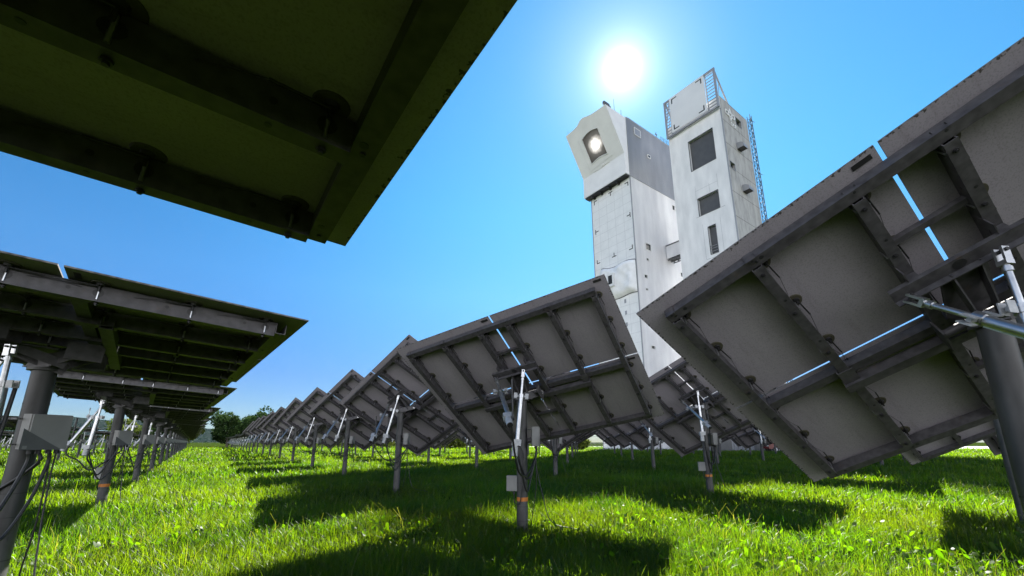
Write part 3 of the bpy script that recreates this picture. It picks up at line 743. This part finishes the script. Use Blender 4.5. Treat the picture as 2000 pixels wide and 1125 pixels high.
# ------------------------------------------------------------------ receiver tower
T1 = empty('receiver_tower', (21.30, 67.19, 0), PHI)
tag(T1, 'left hand solar tower with overhanging white receiver head and glowing aperture', 'tower')
BD, BW, ZH, ZR = 17.0, 9.35, 48.2, 60.4
wins = [(3.05, 4.6, 34.45, 35.75), (2.95, 3.6, 32.3, 32.85), (2.0, 2.85, 28.85, 29.5), (2.1, 2.75, 26.6, 27.0), (12.75, 13.6, 45.7, 46.8), (13.4, 14.3, 31.8, 32.7), (2.35, 3.4, 16.3, 16.9)]
b = MB()
wall_holes(b, (0, 0, 0), (1, 0, 0), (0, 0, 1), BD, ZH, wins, .2, (0, 1, 0), 0, 0)
b.add([(0, BW, 0), (BD, BW, 0), (BD, BW, ZH), (0, BW, ZH)], [(3, 2, 1, 0)], 0)
b.add([(BD, 0, 0), (BD, BW, 0), (BD, BW, ZH), (BD, 0, ZH)], [(0, 1, 2, 3)], 0)
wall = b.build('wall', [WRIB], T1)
b = MB(); b.box(0, .3, .02, BW - .02, 0, ZH - .02); b.build('target_wall', FRONTW, T1, Matrix.Translation((-.02, 0, 0)))
for h in wins: pane(T1, (0, 0, 0), (1, 0, 0), (0, 0, 1), h, .15, (0, 1, 0), GLASS, 'window', .1, TRIM)
b = MB()
b.box(-.1, .06, -.08, .06, 0, ZH - .1); b.box(-.1, .06, BW - .05, BW + .08, 0, ZH - .1)
b.build('corner_trim', STEELG, T1)
# target marks
def mark(*rects):
    b = MB()
    for r in rects: b.box(-.045, -.03, *sorted(r[:2]), *sorted(r[2:]))
    b.build('target_mark', BLACKM, T1)
for y, z, sy, sz in ((8.75, 47.1, -1, -1), (.45, 47.1, 1, -1), (.45, 33.9, 1, 1), (8.75, 33.9, -1, 1)):
    mark((y, y + sy * .8, z, z + sz * .16), (y, y + sy * .16, z + sz * .16, z + sz * .8))
for z, s in ((47.1, -1), (33.9, 1)): mark((4.1, 5.1, z, z + s * .16), (4.52, 4.68, z + s * .16, z + s * .8))
for y, s in ((.45, 1), (8.75, -1)): mark((y, y + s * .16, 40, 41), (y + s * .16, y + s * .8, 40.42, 40.58))
# head: grey clad upper storeys with an overhanging front
HWd = 10.25; XF, ZK, XT, ZT = -1.0, 52.4, -5.5, 60.4
b = MB()
b.prism([(.0, ZH), (BD, ZH), (BD, ZR), (.0, ZR)], 0, HWd, 0, Matrix(((1, 0, 0, 0), (0, 0, 1, 0), (0, 1, 0, 0), (0, 0, 0, 1))))
b.build('head_cladding', GRIB, T1, Matrix.Translation((0, -.02, 0)))
b = MB()
b.prism([(XF, ZH - .02), (-.005, ZH - .02), (-.005, ZR - .05), (XT + .1, ZT - .05), (XF, ZK)], .0, HWd, 0, Matrix(((1, 0, 0, 0), (0, 0, 1, 0), (0, 1, 0, 0), (0, 0, 0, 1))))
head = b.build('receiver_head', HEADW, T1)
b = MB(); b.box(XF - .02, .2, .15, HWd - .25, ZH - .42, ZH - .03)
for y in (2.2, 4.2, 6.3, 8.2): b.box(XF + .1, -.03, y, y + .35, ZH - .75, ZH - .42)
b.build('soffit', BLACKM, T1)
b = MB(); b.box(-.05, BD, -.1, -.03, ZH - .12, ZH + .06); b.box(-.06, .06, -.1, -.03, ZH + .06, ZR); b.build('cladding_edge', STEELG, T1)
# leaning facade sheet with curved opening: local coords a along y, w up the lean
WL = math.hypot(XT - XF, ZT - ZK); wx, wz = (XT - XF) / WL, (ZT - ZK) / WL
def lean(a, w, t=0): return Vector((XF + wx * w - wz * t, a, ZK + wz * w + wx * t))
apw0, apw1, apa0, apa1 = 1.65, 6.6, 3.1, 7.15
def topcurve(a):
    t = a / HWd; base = 9.18
    return base + .62 * math.exp(-((a - 5.6) / 1.25) ** 2) + .25 * max(0, 1 - abs(a - 4.0) / 3)
def apt(a): s = (a - apa0) / (apa1 - apa0); return apw1 + .45 * math.sin(math.pi * s)
def apb(a): s = (a - apa0) / (apa1 - apa0); return apw0 + .28 * math.sin(math.pi * s)
b = MB(); T = .14
As = [0] + [apa0 * i / 6 for i in range(1, 6)] + [apa0 + (apa1 - apa0) * i / 10 for i in range(11)] + [apa1 + (HWd - apa1) * i / 6 for i in range(1, 7)]
for i in range(len(As) - 1):
    a0, a1 = As[i], As[i + 1]
    inside = a0 >= apa0 - 1e-6 and a1 <= apa1 + 1e-6
    spans = [((0, apb(a0)), (0, apb(a1))), ((apt(a0), topcurve(a0)), (apt(a1), topcurve(a1)))] if inside else [((0, topcurve(a0)), (0, topcurve(a1)))]
    for (l0, h0), (l1, h1) in spans:
        for t, fl in ((T, 0), (0.0, 1)):
            q = [lean(a0, l0, t), lean(a1, l1, t), lean(a1, h1, t), lean(a0, h0, t)]
            b.add(q, [(0, 1, 2, 3) if not fl else (3, 2, 1, 0)])
        b.add([lean(a0, h0, 0), lean(a1, h1, 0), lean(a1, h1, T), lean(a0, h0, T)], [(0, 1, 2, 3)])
        b.add([lean(a0, l0, 0), lean(a1, l1, 0), lean(a1, l1, T), lean(a0, l0, T)], [(3, 2, 1, 0)])
for a, hh in ((0, topcurve(0)), (HWd, topcurve(HWd))): b.add([lean(a, 0, 0), lean(a, hh, 0), lean(a, hh, T), lean(a, 0, T)], [(0, 1, 2, 3)])
for a in (apa0, apa1): b.add([lean(a, apb(a), 0), lean(a, apt(a), 0), lean(a, apt(a), T), lean(a, apb(a), T)], [(0, 1, 2, 3)])
# lower upright strip of the facade
b.box(XF - .14, XF - .004, 0, HWd, ZH - .1, ZK)
fac = b.build('facade', HEADW, T1)
# raised surround and small lamp housing below it
b = MB()
prev = None
ring = [(apa0 + (apa1 - apa0) * i / 12, 't') for i in range(13)]
pts_t = [lean(a, apt(a) + .05, T + .05) for a, _ in ring]; pts_b = [lean(a, apb(a) - .05, T + .05) for a, _ in ring]
for P in (pts_t, pts_b):
    for i in range(12): b.bar(P[i], P[i + 1], .12, .12)
b.bar(pts_t[0], pts_b[0], .12, .12); b.bar(pts_t[-1], pts_b[-1], .12, .12)
b.bar(lean(8.0, .9, T + .06), lean(8.0, 6.9, T + .06), .05, .05); b.bar(lean(2.3, .9, T + .06), lean(7.9, .6, T + .06), .05, .05)
for i in range(8):
    a = 3.4 + .5 * i; b.bar(lean(a, .1 + .12 * math.sin(i), T + .05), lean(a + .5, .1 + .12 * math.sin(i + 1), T + .05), .16, .1)
b.tube(lean(5.0, .35, T), lean(5.0, .35, T + .35), .22, n=10)
b.build('aperture_surround', HEADW, fac)
# receiver: ceramic absorber, glowing where the mirrors concentrate the sun
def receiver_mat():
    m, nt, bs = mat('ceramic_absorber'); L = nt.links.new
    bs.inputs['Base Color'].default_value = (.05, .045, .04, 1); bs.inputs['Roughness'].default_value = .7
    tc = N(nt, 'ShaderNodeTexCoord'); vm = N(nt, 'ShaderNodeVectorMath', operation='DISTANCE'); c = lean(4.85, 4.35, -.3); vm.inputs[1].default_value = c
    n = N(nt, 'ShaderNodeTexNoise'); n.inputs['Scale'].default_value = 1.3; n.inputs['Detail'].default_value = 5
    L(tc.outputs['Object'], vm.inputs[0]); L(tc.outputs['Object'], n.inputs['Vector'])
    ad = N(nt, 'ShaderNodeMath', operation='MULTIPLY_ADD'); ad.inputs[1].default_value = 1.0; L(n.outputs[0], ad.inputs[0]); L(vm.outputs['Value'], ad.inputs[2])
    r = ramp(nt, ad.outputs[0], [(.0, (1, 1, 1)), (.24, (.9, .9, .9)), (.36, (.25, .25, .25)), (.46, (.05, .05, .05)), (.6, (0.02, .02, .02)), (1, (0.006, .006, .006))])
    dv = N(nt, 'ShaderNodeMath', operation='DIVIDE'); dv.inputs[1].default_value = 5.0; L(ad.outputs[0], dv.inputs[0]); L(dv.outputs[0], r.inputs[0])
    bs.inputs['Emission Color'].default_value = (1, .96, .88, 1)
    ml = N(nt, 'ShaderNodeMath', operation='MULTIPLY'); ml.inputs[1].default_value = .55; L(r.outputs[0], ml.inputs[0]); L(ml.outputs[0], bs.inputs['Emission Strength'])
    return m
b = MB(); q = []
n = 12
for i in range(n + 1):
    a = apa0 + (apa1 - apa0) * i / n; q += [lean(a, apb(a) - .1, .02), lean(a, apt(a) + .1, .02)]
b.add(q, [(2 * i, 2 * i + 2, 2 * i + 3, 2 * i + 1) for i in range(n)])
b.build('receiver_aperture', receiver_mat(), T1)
# grey side windows in the head
for (x0, x1, z0, z1) in ((2.2, 4.0, 57.8, 59.3), (5.8, 6.6, 54.4, 55.0)):
    b = MB(); b.box(x0, x1, -.16, -.03, z0, z1); o = b.build('window', STEELG if x0 < 5 else GLASS, T1)
    f = MB()
    for p, q2 in (((x0, z0), (x1, z0)), ((x0, z1), (x1, z1)), ((x0, z0), (x0, z1)), ((x1, z0), (x1, z1))): f.bar((p[0], -.13, p[1]), (q2[0], -.13, q2[1]), .12, .12, 0, (0, 1, 0))
    f.build('frame', TRIM, o)
# roof parapet, rail and instruments
b = MB(); b.box(0.05, BD, -.05, .15, ZR, ZR + .25); b.build('parapet', STEELG, T1)
b = MB()
for x in np.arange(1.0, 16.5, 1.25): b.tube((x, .1, ZR + .2), (x, .1, ZR + .55), .025, n=5)
b.tube((1, .1, ZR + .55), (16, .1, ZR + .55), .025, n=5)
for x in (11.2, 12.2, 13.2, 14.2): b.tube((x, .1, ZR + .5), (x, .1, ZR + 1.35), .035, n=5)
for z in (.95, 1.35): b.tube((11.2, .1, ZR + z), (14.4, .1, ZR + z), .035, n=5)
b.build('roof_rail', STEELD, T1)
b = MB()
b.box(-4.9, -3.4, .8, 1.2, ZR + 1.15, ZR + 1.75, 0, None); b.box(-4.6, -4.4, .9, 1.1, ZR, ZR + 1.2); b.box(-3.9, -3.7, .9, 1.1, ZR, ZR + 1.2); b.bar((-4.5, 1, ZR + .1), (-3.0, 1, ZR + 1.2), .14, .14); b.box(-3.4, -3.0, .85, 1.15, ZR + .9, ZR + 1.5)
b.build('roof_camera', STEELD, T1)
b = MB(); b.tube((-2.4, .6, ZR), (-2.4, .6, ZR + 3.3), .05, .03, n=6); b.tube((-.6, .5, ZR), (-.6, .5, ZR + 1.7), .04, n=6); b.tube((-5.0, 7.0, ZR), (-5.0, 7.0, ZR + 1.6), .04, n=6)
b.tube((-5.2, 10, ZR - .5), (-5.2, 10, ZR + 1.2), .03, n=5); b.tube((10, .3, ZR), (10, .3, ZR + 2), .05, n=6); b.box(9.7, 10.3, .25, .35, ZR + 1.3, ZR + 1.5)
b.build('antenna', STEELD, T1)
# wrinkled cover round a lower test bay
def cover():
    b = MB(); nu, nv = 26, 16; vs = []
    for j in range(nv + 1):
        for i in range(nu + 1):
            u, v = i / nu, j / nv; y = .04 + 7.6 * u
            zlo = 25.9 + .5 * math.sin(u * 9) * .25 + (1.0 if u > .93 else 0); zhi = 31.8 + .6 * u + .25 * math.sin(u * 7)
            z = zlo + (zhi - zlo) * v
            e = min(1, 9 * min(u, 1 - u)) ** .5 * min(1, 7 * min(v, 1 - v)) ** .5
            x = -.02 - e * (1.05 + .16 * math.sin(11 * u + 5 * v) + .07 * math.sin(23 * u - 17 * v) + .05 * math.sin(37 * v + 9 * u))
            vs.append((x, y, z))
    W = nu + 1
    b.add(vs, [(j * W + i, (j + 1) * W + i, (j + 1) * W + i + 1, j * W + i + 1) for j in range(nv) for i in range(nu)], 0, True)
    return b
cv = cover().build('wrinkled_cover', TARP, T1)
b = MB(); me_ = cv.data; W_ = 27
ring_ = [me_.vertices[i].co.copy() for i in list(range(W_)) + [W_ * j + 26 for j in range(1, 17)] + [W_ * 16 + i for i in range(25, -1, -1)] + [W_ * j for j in range(15, -1, -1)]]
b.path([q + Vector((-.05, 0, 0)) for q in ring_], .07, 6); b.build('edge_seal', STEELD, cv)
b = MB(); b.box(-1.62, -.9, 3.8, 5.3, 27.8, 30.2); b.build('hatch_frame', TRIM, cv)
b = MB(); b.box(-1.64, -1.5, 4.1, 4.95, 28.25, 29.85); b.build('hatch_opening', BLACKM, cv)
b = MB()
for z in (24.6, 22.5, 20.4): b.box(-.05, -.025, 2.6, 3.0, z, z + .7)
b.build('wall_patch', STEELG, T1)

# link bridge between the two towers
BRM = Matrix.Translation((21.30, 67.19, 0)) @ Matrix.Rotation(PHI, 4, 'Z')
BR = empty('link_bridge', (BRM @ Vector((10.4, -2.6, 0))).to_tuple(), PHI)
tag(BR, 'short white walkway bridging the gap between the two towers', 'walkway')
b = MB(); b.box(-1.1, -1.02, -2.65, 2.57, 34.3, 36.75); b.box(1.02, 1.1, -2.65, 2.57, 34.3, 36.75); b.build('side_panel', WRIB, BR)
b = MB(); b.box(-1.2, 1.2, -2.65, 2.57, 36.8, 36.95); b.build('roof', STEELD, BR)
b = MB(); b.box(-1.0, 1.0, -2.65, 2.57, 34.35, 34.45)
for y in (-2.2, -1.3, -.4, .5, 1.4, 2.2): b.box(-1.0, 1.0, y, y + .14, 34.05, 34.34)
for x in (-1.0, 0, .86): b.box(x, x + .14, -2.6, 2.5, 33.9, 34.04)
b.build('floor_grating', STEELD, BR)

# ------------------------------------------------------------------ background
LEAFM = None
def leaf_mat(name, c0, c1):
    m, nt, b = mat(name); L = nt.links.new; nt.nodes.remove(b)
    out = [n for n in nt.nodes if n.type == 'OUTPUT_MATERIAL'][0]
    gm = N(nt, 'ShaderNodeNewGeometry'); r = ramp(nt, gm.outputs['Random Per Island'], [(0, c0), (1, c1)])
    df = N(nt, 'ShaderNodeBsdfDiffuse'); tr = N(nt, 'ShaderNodeBsdfTranslucent'); L(r.outputs[0], df.inputs[0]); L(r.outputs[0], tr.inputs[0])
    ms = N(nt, 'ShaderNodeMixShader'); ms.inputs[0].default_value = .3; L(df.outputs[0], ms.inputs[1]); L(tr.outputs[0], ms.inputs[2]); L(ms.outputs[0], out.inputs[0])
    return m
LEAF_D = leaf_mat('tree_leaves', (.02, .045, .015), (.06, .1, .03))
LEAF_Y = leaf_mat('bush_leaves', (.07, .11, .02), (.16, .19, .04))
BARK = noisy('bark', (.05, .04, .03), (.1, .085, .07), 6, .9)
def crown_mesh(h, w, base, n, leaf, seed, m):
    r = np.random.default_rng(seed)
    k = 26; cc = r.normal(0, 1, (k, 3)); cc /= np.linalg.norm(cc, axis=1)[:, None]; cc *= r.uniform(.35, .95, (k, 1))
    cc = cc * np.array([w / 2, w / 2, (h - base) / 2]) + np.array([0, 0, base + (h - base) / 2]); cr = r.uniform(.16, .3, k) * w * .62
    i = r.integers(0, k, n); d = r.normal(0, 1, (n, 3)); d /= np.linalg.norm(d, axis=1)[:, None]
    p = cc[i] + d * (cr[i] * r.uniform(.3, 1.08, n) ** .5)[:, None]
    a = r.normal(0, 1, (n, 3)); a /= np.linalg.norm(a, axis=1)[:, None]; bb = np.cross(a, r.normal(0, 1, (n, 3))); bb /= np.linalg.norm(bb, axis=1)[:, None]
    s = leaf * r.uniform(.5, 1.3, n)[:, None]
    co = np.stack([p - a * s, p + bb * s * .5, p + a * s, p - bb * s * .5], 1)
    base_ = (np.arange(n) * 4)[:, None]
    return mesh_np('crown', co.reshape(-1, 3), base_ + np.array([[0, 1, 2, 3]]), np.zeros((0, 3), int), np.ones((n * 4, 3)), m), cc
def tree(loc, h, w, label, group, seed, n=5200, leaf=.34, m=None, base=None, name='tree', cat='tree'):
    base = h * .22 if base is None else base
    t = empty(name, loc); tag(t, label, cat, group)
    me, cc = crown_mesh(h, w, base, n, leaf, seed, m or LEAF_D); link('crown', me, t)
    b = MB(); b.tube((0, 0, -.2), (.1, 0, h * .55), .028 * h, .012 * h, n=8)
    for q in cc[:9]: b.tube((.05, 0, h * .28), tuple(q), .01 * h, .003 * h, n=5)
    b.build('trunk' if name == 'tree' else 'stem', BARK, t)
    return t
TL = 'trees at the far end of the grass aisle'
tree((-63.5, 107, 0), 9.4, 9.5, 'dark round tree at the far end of the aisle, right one of the pair', TL, 1)
tree((-71, 108, 0), 8.4, 9, 'dark tree half hidden behind the stacked flat heliostats, left one of the pair', TL, 2)
tree((-64, 116, 0), 6.2, 7, 'low shrubby tree behind the far end of the tilted row', TL, 3)
for i, (x, y, h, w) in enumerate(((-78, 103, 5.5, 8), (-84, 104, 6, 9), (-74, 113, 5.5, 8), (-90, 100, 6, 9), (-98, 95, 4.6, 8), (-106, 92, 5.2, 9), (-116, 94, 4.4, 9), (-88, 112, 7, 9), (-126, 96, 5, 9), (-76, 118, 5, 8), (-57, 122, 5.4, 8), (-138, 100, 5, 10), (-50, 118, 4.2, 7))):
    tree((x, y, 0), h, w, 'low green tree in the hedge line below the hills', 'hedge line trees', 20 + i, 3000, .36, LEAF_D if i % 3 else LEAF_Y)
for i, (x, y, h, w) in enumerate(((-10, 78, 3.0, 6), (-16, 80, 3.6, 7), (-4, 82, 2.6, 6), (9.8, 66, 2.0, 3.6), (-24, 84, 3.4, 7), (-34, 90, 4, 8))):
    tree((x, y, 0), h, w, 'yellow green bush at the edge of the field behind the poles', 'bushes at the field edge', 40 + i, 2400, .26, LEAF_Y, .1, 'bush', 'bush')

# gravel service road
ROADM = noisy('gravel_road', (.22, .215, .20), (.31, .305, .29), .8, .9, 0, 0, 10)
b = MB(); b.prism([(2, 58.5), (28, 53.5), (90, 49), (90, 54), (12, 63), (7, 73), (-4, 96), (-9, 95), (-1, 74)], .02, .028)
tag(b.build('road', ROADM), None, None, None, 'structure')
b = MB(); b.prism([(4, 66.5), (60, 61), (140, 70), (140, 130), (-20, 130), (-6, 97), (8, 76)], .006, .012)
tag(b.build('yard', noisy('pale_gravel', (.34, .34, .34), (.44, .44, .435), .5, .9, 0, 0, 9)), None, None, None, 'structure')
# hall, fence, car and marker post beyond the field
HALLM = ribbed('hall_sheet', (.13, .14, .16), (.17, .18, .2), .5, 0)
HB = empty('low_hall', (33.5, 56.2, 0), R_(-7)); tag(HB, 'low grey annex with a dark flat roof in front of the tower bases', 'building')
b = MB(); b.box(-11, 9, 0, 1.6, 0, 2.15); b.build('wall', HALLM, HB)
b = MB(); b.box(-11.2, 9.2, -.25, 1.8, 2.15, 2.4); b.build('roof', STEELD, HB)
for x in (-7, -2, 5):
    b = MB(); b.box(x, x + 2.2, -.05, -.006, .02, 1.9); b.build('door', SHUT, HB)
FN = empty('metal_fence', (15.6, 64.2, 0), R_(-14)); tag(FN, 'pale metal mesh fence panels at the foot of the left tower', 'fence')
for i in range(5):
    x = -4.6 + 2.2 * i
    b = MB()
    for z in (.15, 1.0, 2.0): b.bar((x, 0, z), (x + 2.1, 0, z), .05, .05)
    for q in np.arange(0, 2.15, .14): b.bar((x + q, 0, .15), (x + q, 0, 2.0), .03, .03)
    b.bar((x, .03, 1.95), (x + 2.1, .03, .2), .06, .03)
    b.build('fence_panel', BOXW, FN)
def car(loc, rz):
    RED = plain('red_car_paint', (.10, .006, .008), .25); t = empty('parked_car', loc, rz); tag(t, 'red car parked beyond the field under the right heliostat', 'car')
    b = MB(); prof = [(-2.1, .35), (-2.15, .75), (-1.95, .95), (-1.0, 1.0), (-.45, 1.42), (.9, 1.45), (1.6, 1.02), (2.05, .92), (2.1, .4)]
    Mx = Matrix(((1, 0, 0, 0), (0, 0, 1, 0), (0, 1, 0, 0), (0, 0, 0, 1)))
    b.prism(prof, -.85, .85, 0, Mx); b.build('body', RED, t)
    b = MB()
    for s in (-1, 1):
        ya, yb = sorted((s * .852, s * .86)); b.prism([(-.85, 1.02), (-.4, 1.36), (.85, 1.38), (1.35, 1.04)], ya, yb, 0, Mx)
    b.build('window', GLASS, t)
    for x in (-1.3, 1.3):
        for s in (-1, 1):
            b = MB(); b.tube((x, s * .7, .32), (x, s * .88, .32), .32, n=18); b.tube((x, s * .88, .32), (x, s * .89, .32), .2, n=12, mat=1); b.build('wheel', [BLACKM, STEELG], t)
    for s in (-1, 1):
        b = MB(); b.box(2.06, 2.13, s * .6 - .16, s * .6 + .16, .7, .84); b.build('headlight', TRIM, t)
car((32.6, 52.4, 0.02), R_(178))
mp_ = empty('marker_post', (27.6, 51.5, 0)); tag(mp_, 'black and white striped marker post at the field edge', 'post')
for i in range(7):
    b = MB(); b.tube((0, 0, .18 * i - .1), (0, 0, .18 * i + .08), .06, n=10); b.build('stripe', WHITEM if i % 2 else BLACKM, mp_)
for i, (x, y) in enumerate(((-49.5, 50), (-54, 60))):
    t = empty('flag_pole', (x, y, 0)); tag(t, 'thin mast rising between the flat heliostats on the left', 'mast', 'thin masts on the left')
    b = MB(); b.tube((0, 0, 0), (0, 0, 4.8), .05, .03, n=8); b.build('pole', STEELG, t)
    b = MB(); b.tube((0, 0, 4.8), (0, 0, 5.1), .05, n=8); b.build('tip', STEELD, t)

# wooded hills on the horizon
def hills():
    b = MB(); vs = []; nx, ny = 150, 10
    r = np.random.default_rng(5)
    for j in range(ny + 1):
        for i in range(nx + 1):
            x = -5200 + 4700 * i / nx; y = 2300 + 90 * j
            prof = (175 + 10 * math.sin(x / 330) + 6 * math.sin(x / 90)) * (1 / (1 + math.exp((x + 2150) / 260)))
            z = prof * math.sin(min(1, j / ny * 1.05) * math.pi / 2) + r.uniform(-4, 5) * (j > 0)
            vs.append((x, y, z - 2))
    W = nx + 1
    b.add(vs, [(j * W + i, j * W + i + 1, (j + 1) * W + i + 1, (j + 1) * W + i) for j in range(ny) for i in range(nx)], 0, False)
    return b
tag(hills().build('hills', noisy('forest_slope', (.003, .008, .008), (.010, .019, .015), .012, .95, 0, 0, 10, None, 0)), None, None, None, 'structure')

# air between the camera and the hills
def air():
    m = bpy.data.materials.new('haze_air'); m.use_nodes = True; nt = m.node_tree; nt.nodes.clear()
    o = N(nt, 'ShaderNodeOutputMaterial'); v = N(nt, 'ShaderNodeVolumePrincipled'); v.inputs['Color'].default_value = (.78, .87, 1, 1)
    v.inputs['Density'].default_value = HAZE; v.inputs['Anisotropy'].default_value = .0; nt.links.new(v.outputs[0], o.inputs['Volume'])
    b = MB(); b.box(-7000, 7000, -7000, 7000, -4, 260); return b.build('haze', m)
HAZE = .8e-5
tag(air(), None, None, None, 'stuff')

# ------------------------------------------------------------------ sun, sky, camera
SUN = Vector((.2142, .6749, .7062)).normalized()
el = math.asin(SUN.z); azs = math.atan2(SUN.x, SUN.y)
ld = bpy.data.lights.new('sun', 'SUN'); ld.energy = 5.0; ld.angle = R_(.53); ld.color = (1, .95, .87)
lo = bpy.data.objects.new('sun', ld); COL.objects.link(lo); lo.rotation_euler = SUN.to_track_quat('Z', 'Y').to_euler()
NORTH_FILL = 17.0
w = bpy.data.worlds.new('World'); scn.world = w; w.use_nodes = True; nt = w.node_tree; L = nt.links.new
bg = nt.nodes['Background']
sky = N(nt, 'ShaderNodeTexSky', sky_type='NISHITA'); sky.sun_disc = False; sky.sun_elevation = el; sky.sun_rotation = azs
sky.air_density = 1.0; sky.dust_density = .05; sky.ozone_density = 2.2; sky.altitude = 100
hs = N(nt, 'ShaderNodeHueSaturation'); hs.inputs['Saturation'].default_value = 1.28; L(sky.outputs[0], hs.inputs['Color'])
# solar aureole: the sky brightens towards the sun
tc = N(nt, 'ShaderNodeTexCoord'); dt = N(nt, 'ShaderNodeVectorMath', operation='DOT_PRODUCT'); dt.inputs[1].default_value = SUN; L(tc.outputs['Generated'], dt.inputs[0])
ac = N(nt, 'ShaderNodeMath', operation='ARCCOSINE'); cl = N(nt, 'ShaderNodeClamp'); cl.inputs[1].default_value = -1; L(dt.outputs['Value'], cl.inputs[0]); L(cl.outputs[0], ac.inputs[0])
tot = None
for amp, sig in ((45, .017), (3.6, .049), (1.5, .12)):
    d = N(nt, 'ShaderNodeMath', operation='DIVIDE'); d.inputs[1].default_value = sig; L(ac.outputs[0], d.inputs[0])
    s = N(nt, 'ShaderNodeMath', operation='MULTIPLY'); L(d.outputs[0], s.inputs[0]); L(d.outputs[0], s.inputs[1])
    n_ = N(nt, 'ShaderNodeMath', operation='MULTIPLY'); n_.inputs[1].default_value = -1; L(s.outputs[0], n_.inputs[0])
    e = N(nt, 'ShaderNodeMath', operation='EXPONENT'); L(n_.outputs[0], e.inputs[0])
    a = N(nt, 'ShaderNodeMath', operation='MULTIPLY'); a.inputs[1].default_value = amp; L(e.outputs[0], a.inputs[0])
    if tot is None: tot = a
    else:
        p = N(nt, 'ShaderNodeMath', operation='ADD'); L(tot.outputs[0], p.inputs[0]); L(a.outputs[0], p.inputs[1]); tot = p
cm = N(nt, 'ShaderNodeCombineXYZ')
for i in range(3): L(tot.outputs[0], cm.inputs[i])
ad = N(nt, 'ShaderNodeMixRGB', blend_type='ADD'); ad.inputs[0].default_value = 1
# the low sky is a deeper, duller blue than the model's white horizon
sz = N(nt, 'ShaderNodeSeparateXYZ'); L(tc.outputs['Generated'], sz.inputs[0])
hr = ramp(nt, sz.outputs[2], [(0, (.48, .47, .62)), (.14, (.63, .60, .77)), (.33, (1.0, 1.0, 1.0)), (.5, (.97, 1.12, 1.05))])
hm = N(nt, 'ShaderNodeMixRGB', blend_type='MULTIPLY'); hm.inputs[0].default_value = 1; L(hs.outputs[0], hm.inputs[1]); L(hr.outputs[0], hm.inputs[2])
# clear deep blue away from the sun on the southern half
ar = ramp(nt, ac.outputs[0], [(.2, (1.08, 1.2, 1.05)), (1.05, (.56, .74, .80))]); ar.color_ramp.interpolation = 'EASE'
am = N(nt, 'ShaderNodeMixRGB', blend_type='MULTIPLY'); am.inputs[0].default_value = 1; L(hm.outputs[0], am.inputs[1]); L(ar.outputs[0], am.inputs[2])
# added white fill low in the unseen northern sky, lights tower fronts and panel backs
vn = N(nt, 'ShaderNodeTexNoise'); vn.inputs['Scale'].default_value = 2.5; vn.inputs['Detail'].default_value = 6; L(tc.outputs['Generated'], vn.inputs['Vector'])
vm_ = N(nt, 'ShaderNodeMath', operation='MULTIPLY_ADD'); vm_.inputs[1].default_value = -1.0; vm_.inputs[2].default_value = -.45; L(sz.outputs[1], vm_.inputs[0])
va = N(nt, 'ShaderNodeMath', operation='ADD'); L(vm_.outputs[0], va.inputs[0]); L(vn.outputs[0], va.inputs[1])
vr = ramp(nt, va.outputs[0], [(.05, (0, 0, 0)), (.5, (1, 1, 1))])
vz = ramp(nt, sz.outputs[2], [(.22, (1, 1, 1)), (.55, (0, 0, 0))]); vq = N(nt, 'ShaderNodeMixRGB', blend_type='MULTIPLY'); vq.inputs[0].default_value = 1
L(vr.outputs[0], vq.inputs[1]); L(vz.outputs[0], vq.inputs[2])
vx = N(nt, 'ShaderNodeMixRGB'); vx.inputs[2].default_value = (NORTH_FILL, NORTH_FILL, NORTH_FILL * 1.03, 1); L(vq.outputs[0], vx.inputs[0]); L(am.outputs[0], vx.inputs[1])
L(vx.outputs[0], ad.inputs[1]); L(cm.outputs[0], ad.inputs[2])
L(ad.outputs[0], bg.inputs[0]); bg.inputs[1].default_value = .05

cd = bpy.data.cameras.new('camera'); cam = bpy.data.objects.new('camera', cd); COL.objects.link(cam)
cam.location = (0, 0, CAMH); cam.rotation_euler = (R_(90 + 13.47), 0, 0)
cd.sensor_width = 36; cd.lens = 824 / 2000 * 36; cd.shift_y = (666.6 - 562.5) / 2000
cd.clip_start = .05; cd.clip_end = 20000
scn.camera = cam
vs = scn.view_settings; vs.view_transform = 'Standard'; vs.look = 'None'; vs.exposure = 2.02; vs.gamma = 1
scn.cycles.caustics_reflective = False; scn.cycles.caustics_refractive = False
scn.cycles.max_bounces = 8; scn.cycles.diffuse_bounces = 4; scn.cycles.transparent_max_bounces = 4
scn.cycles.use_denoising = True
scn.cycles.sample_clamp_indirect = 6
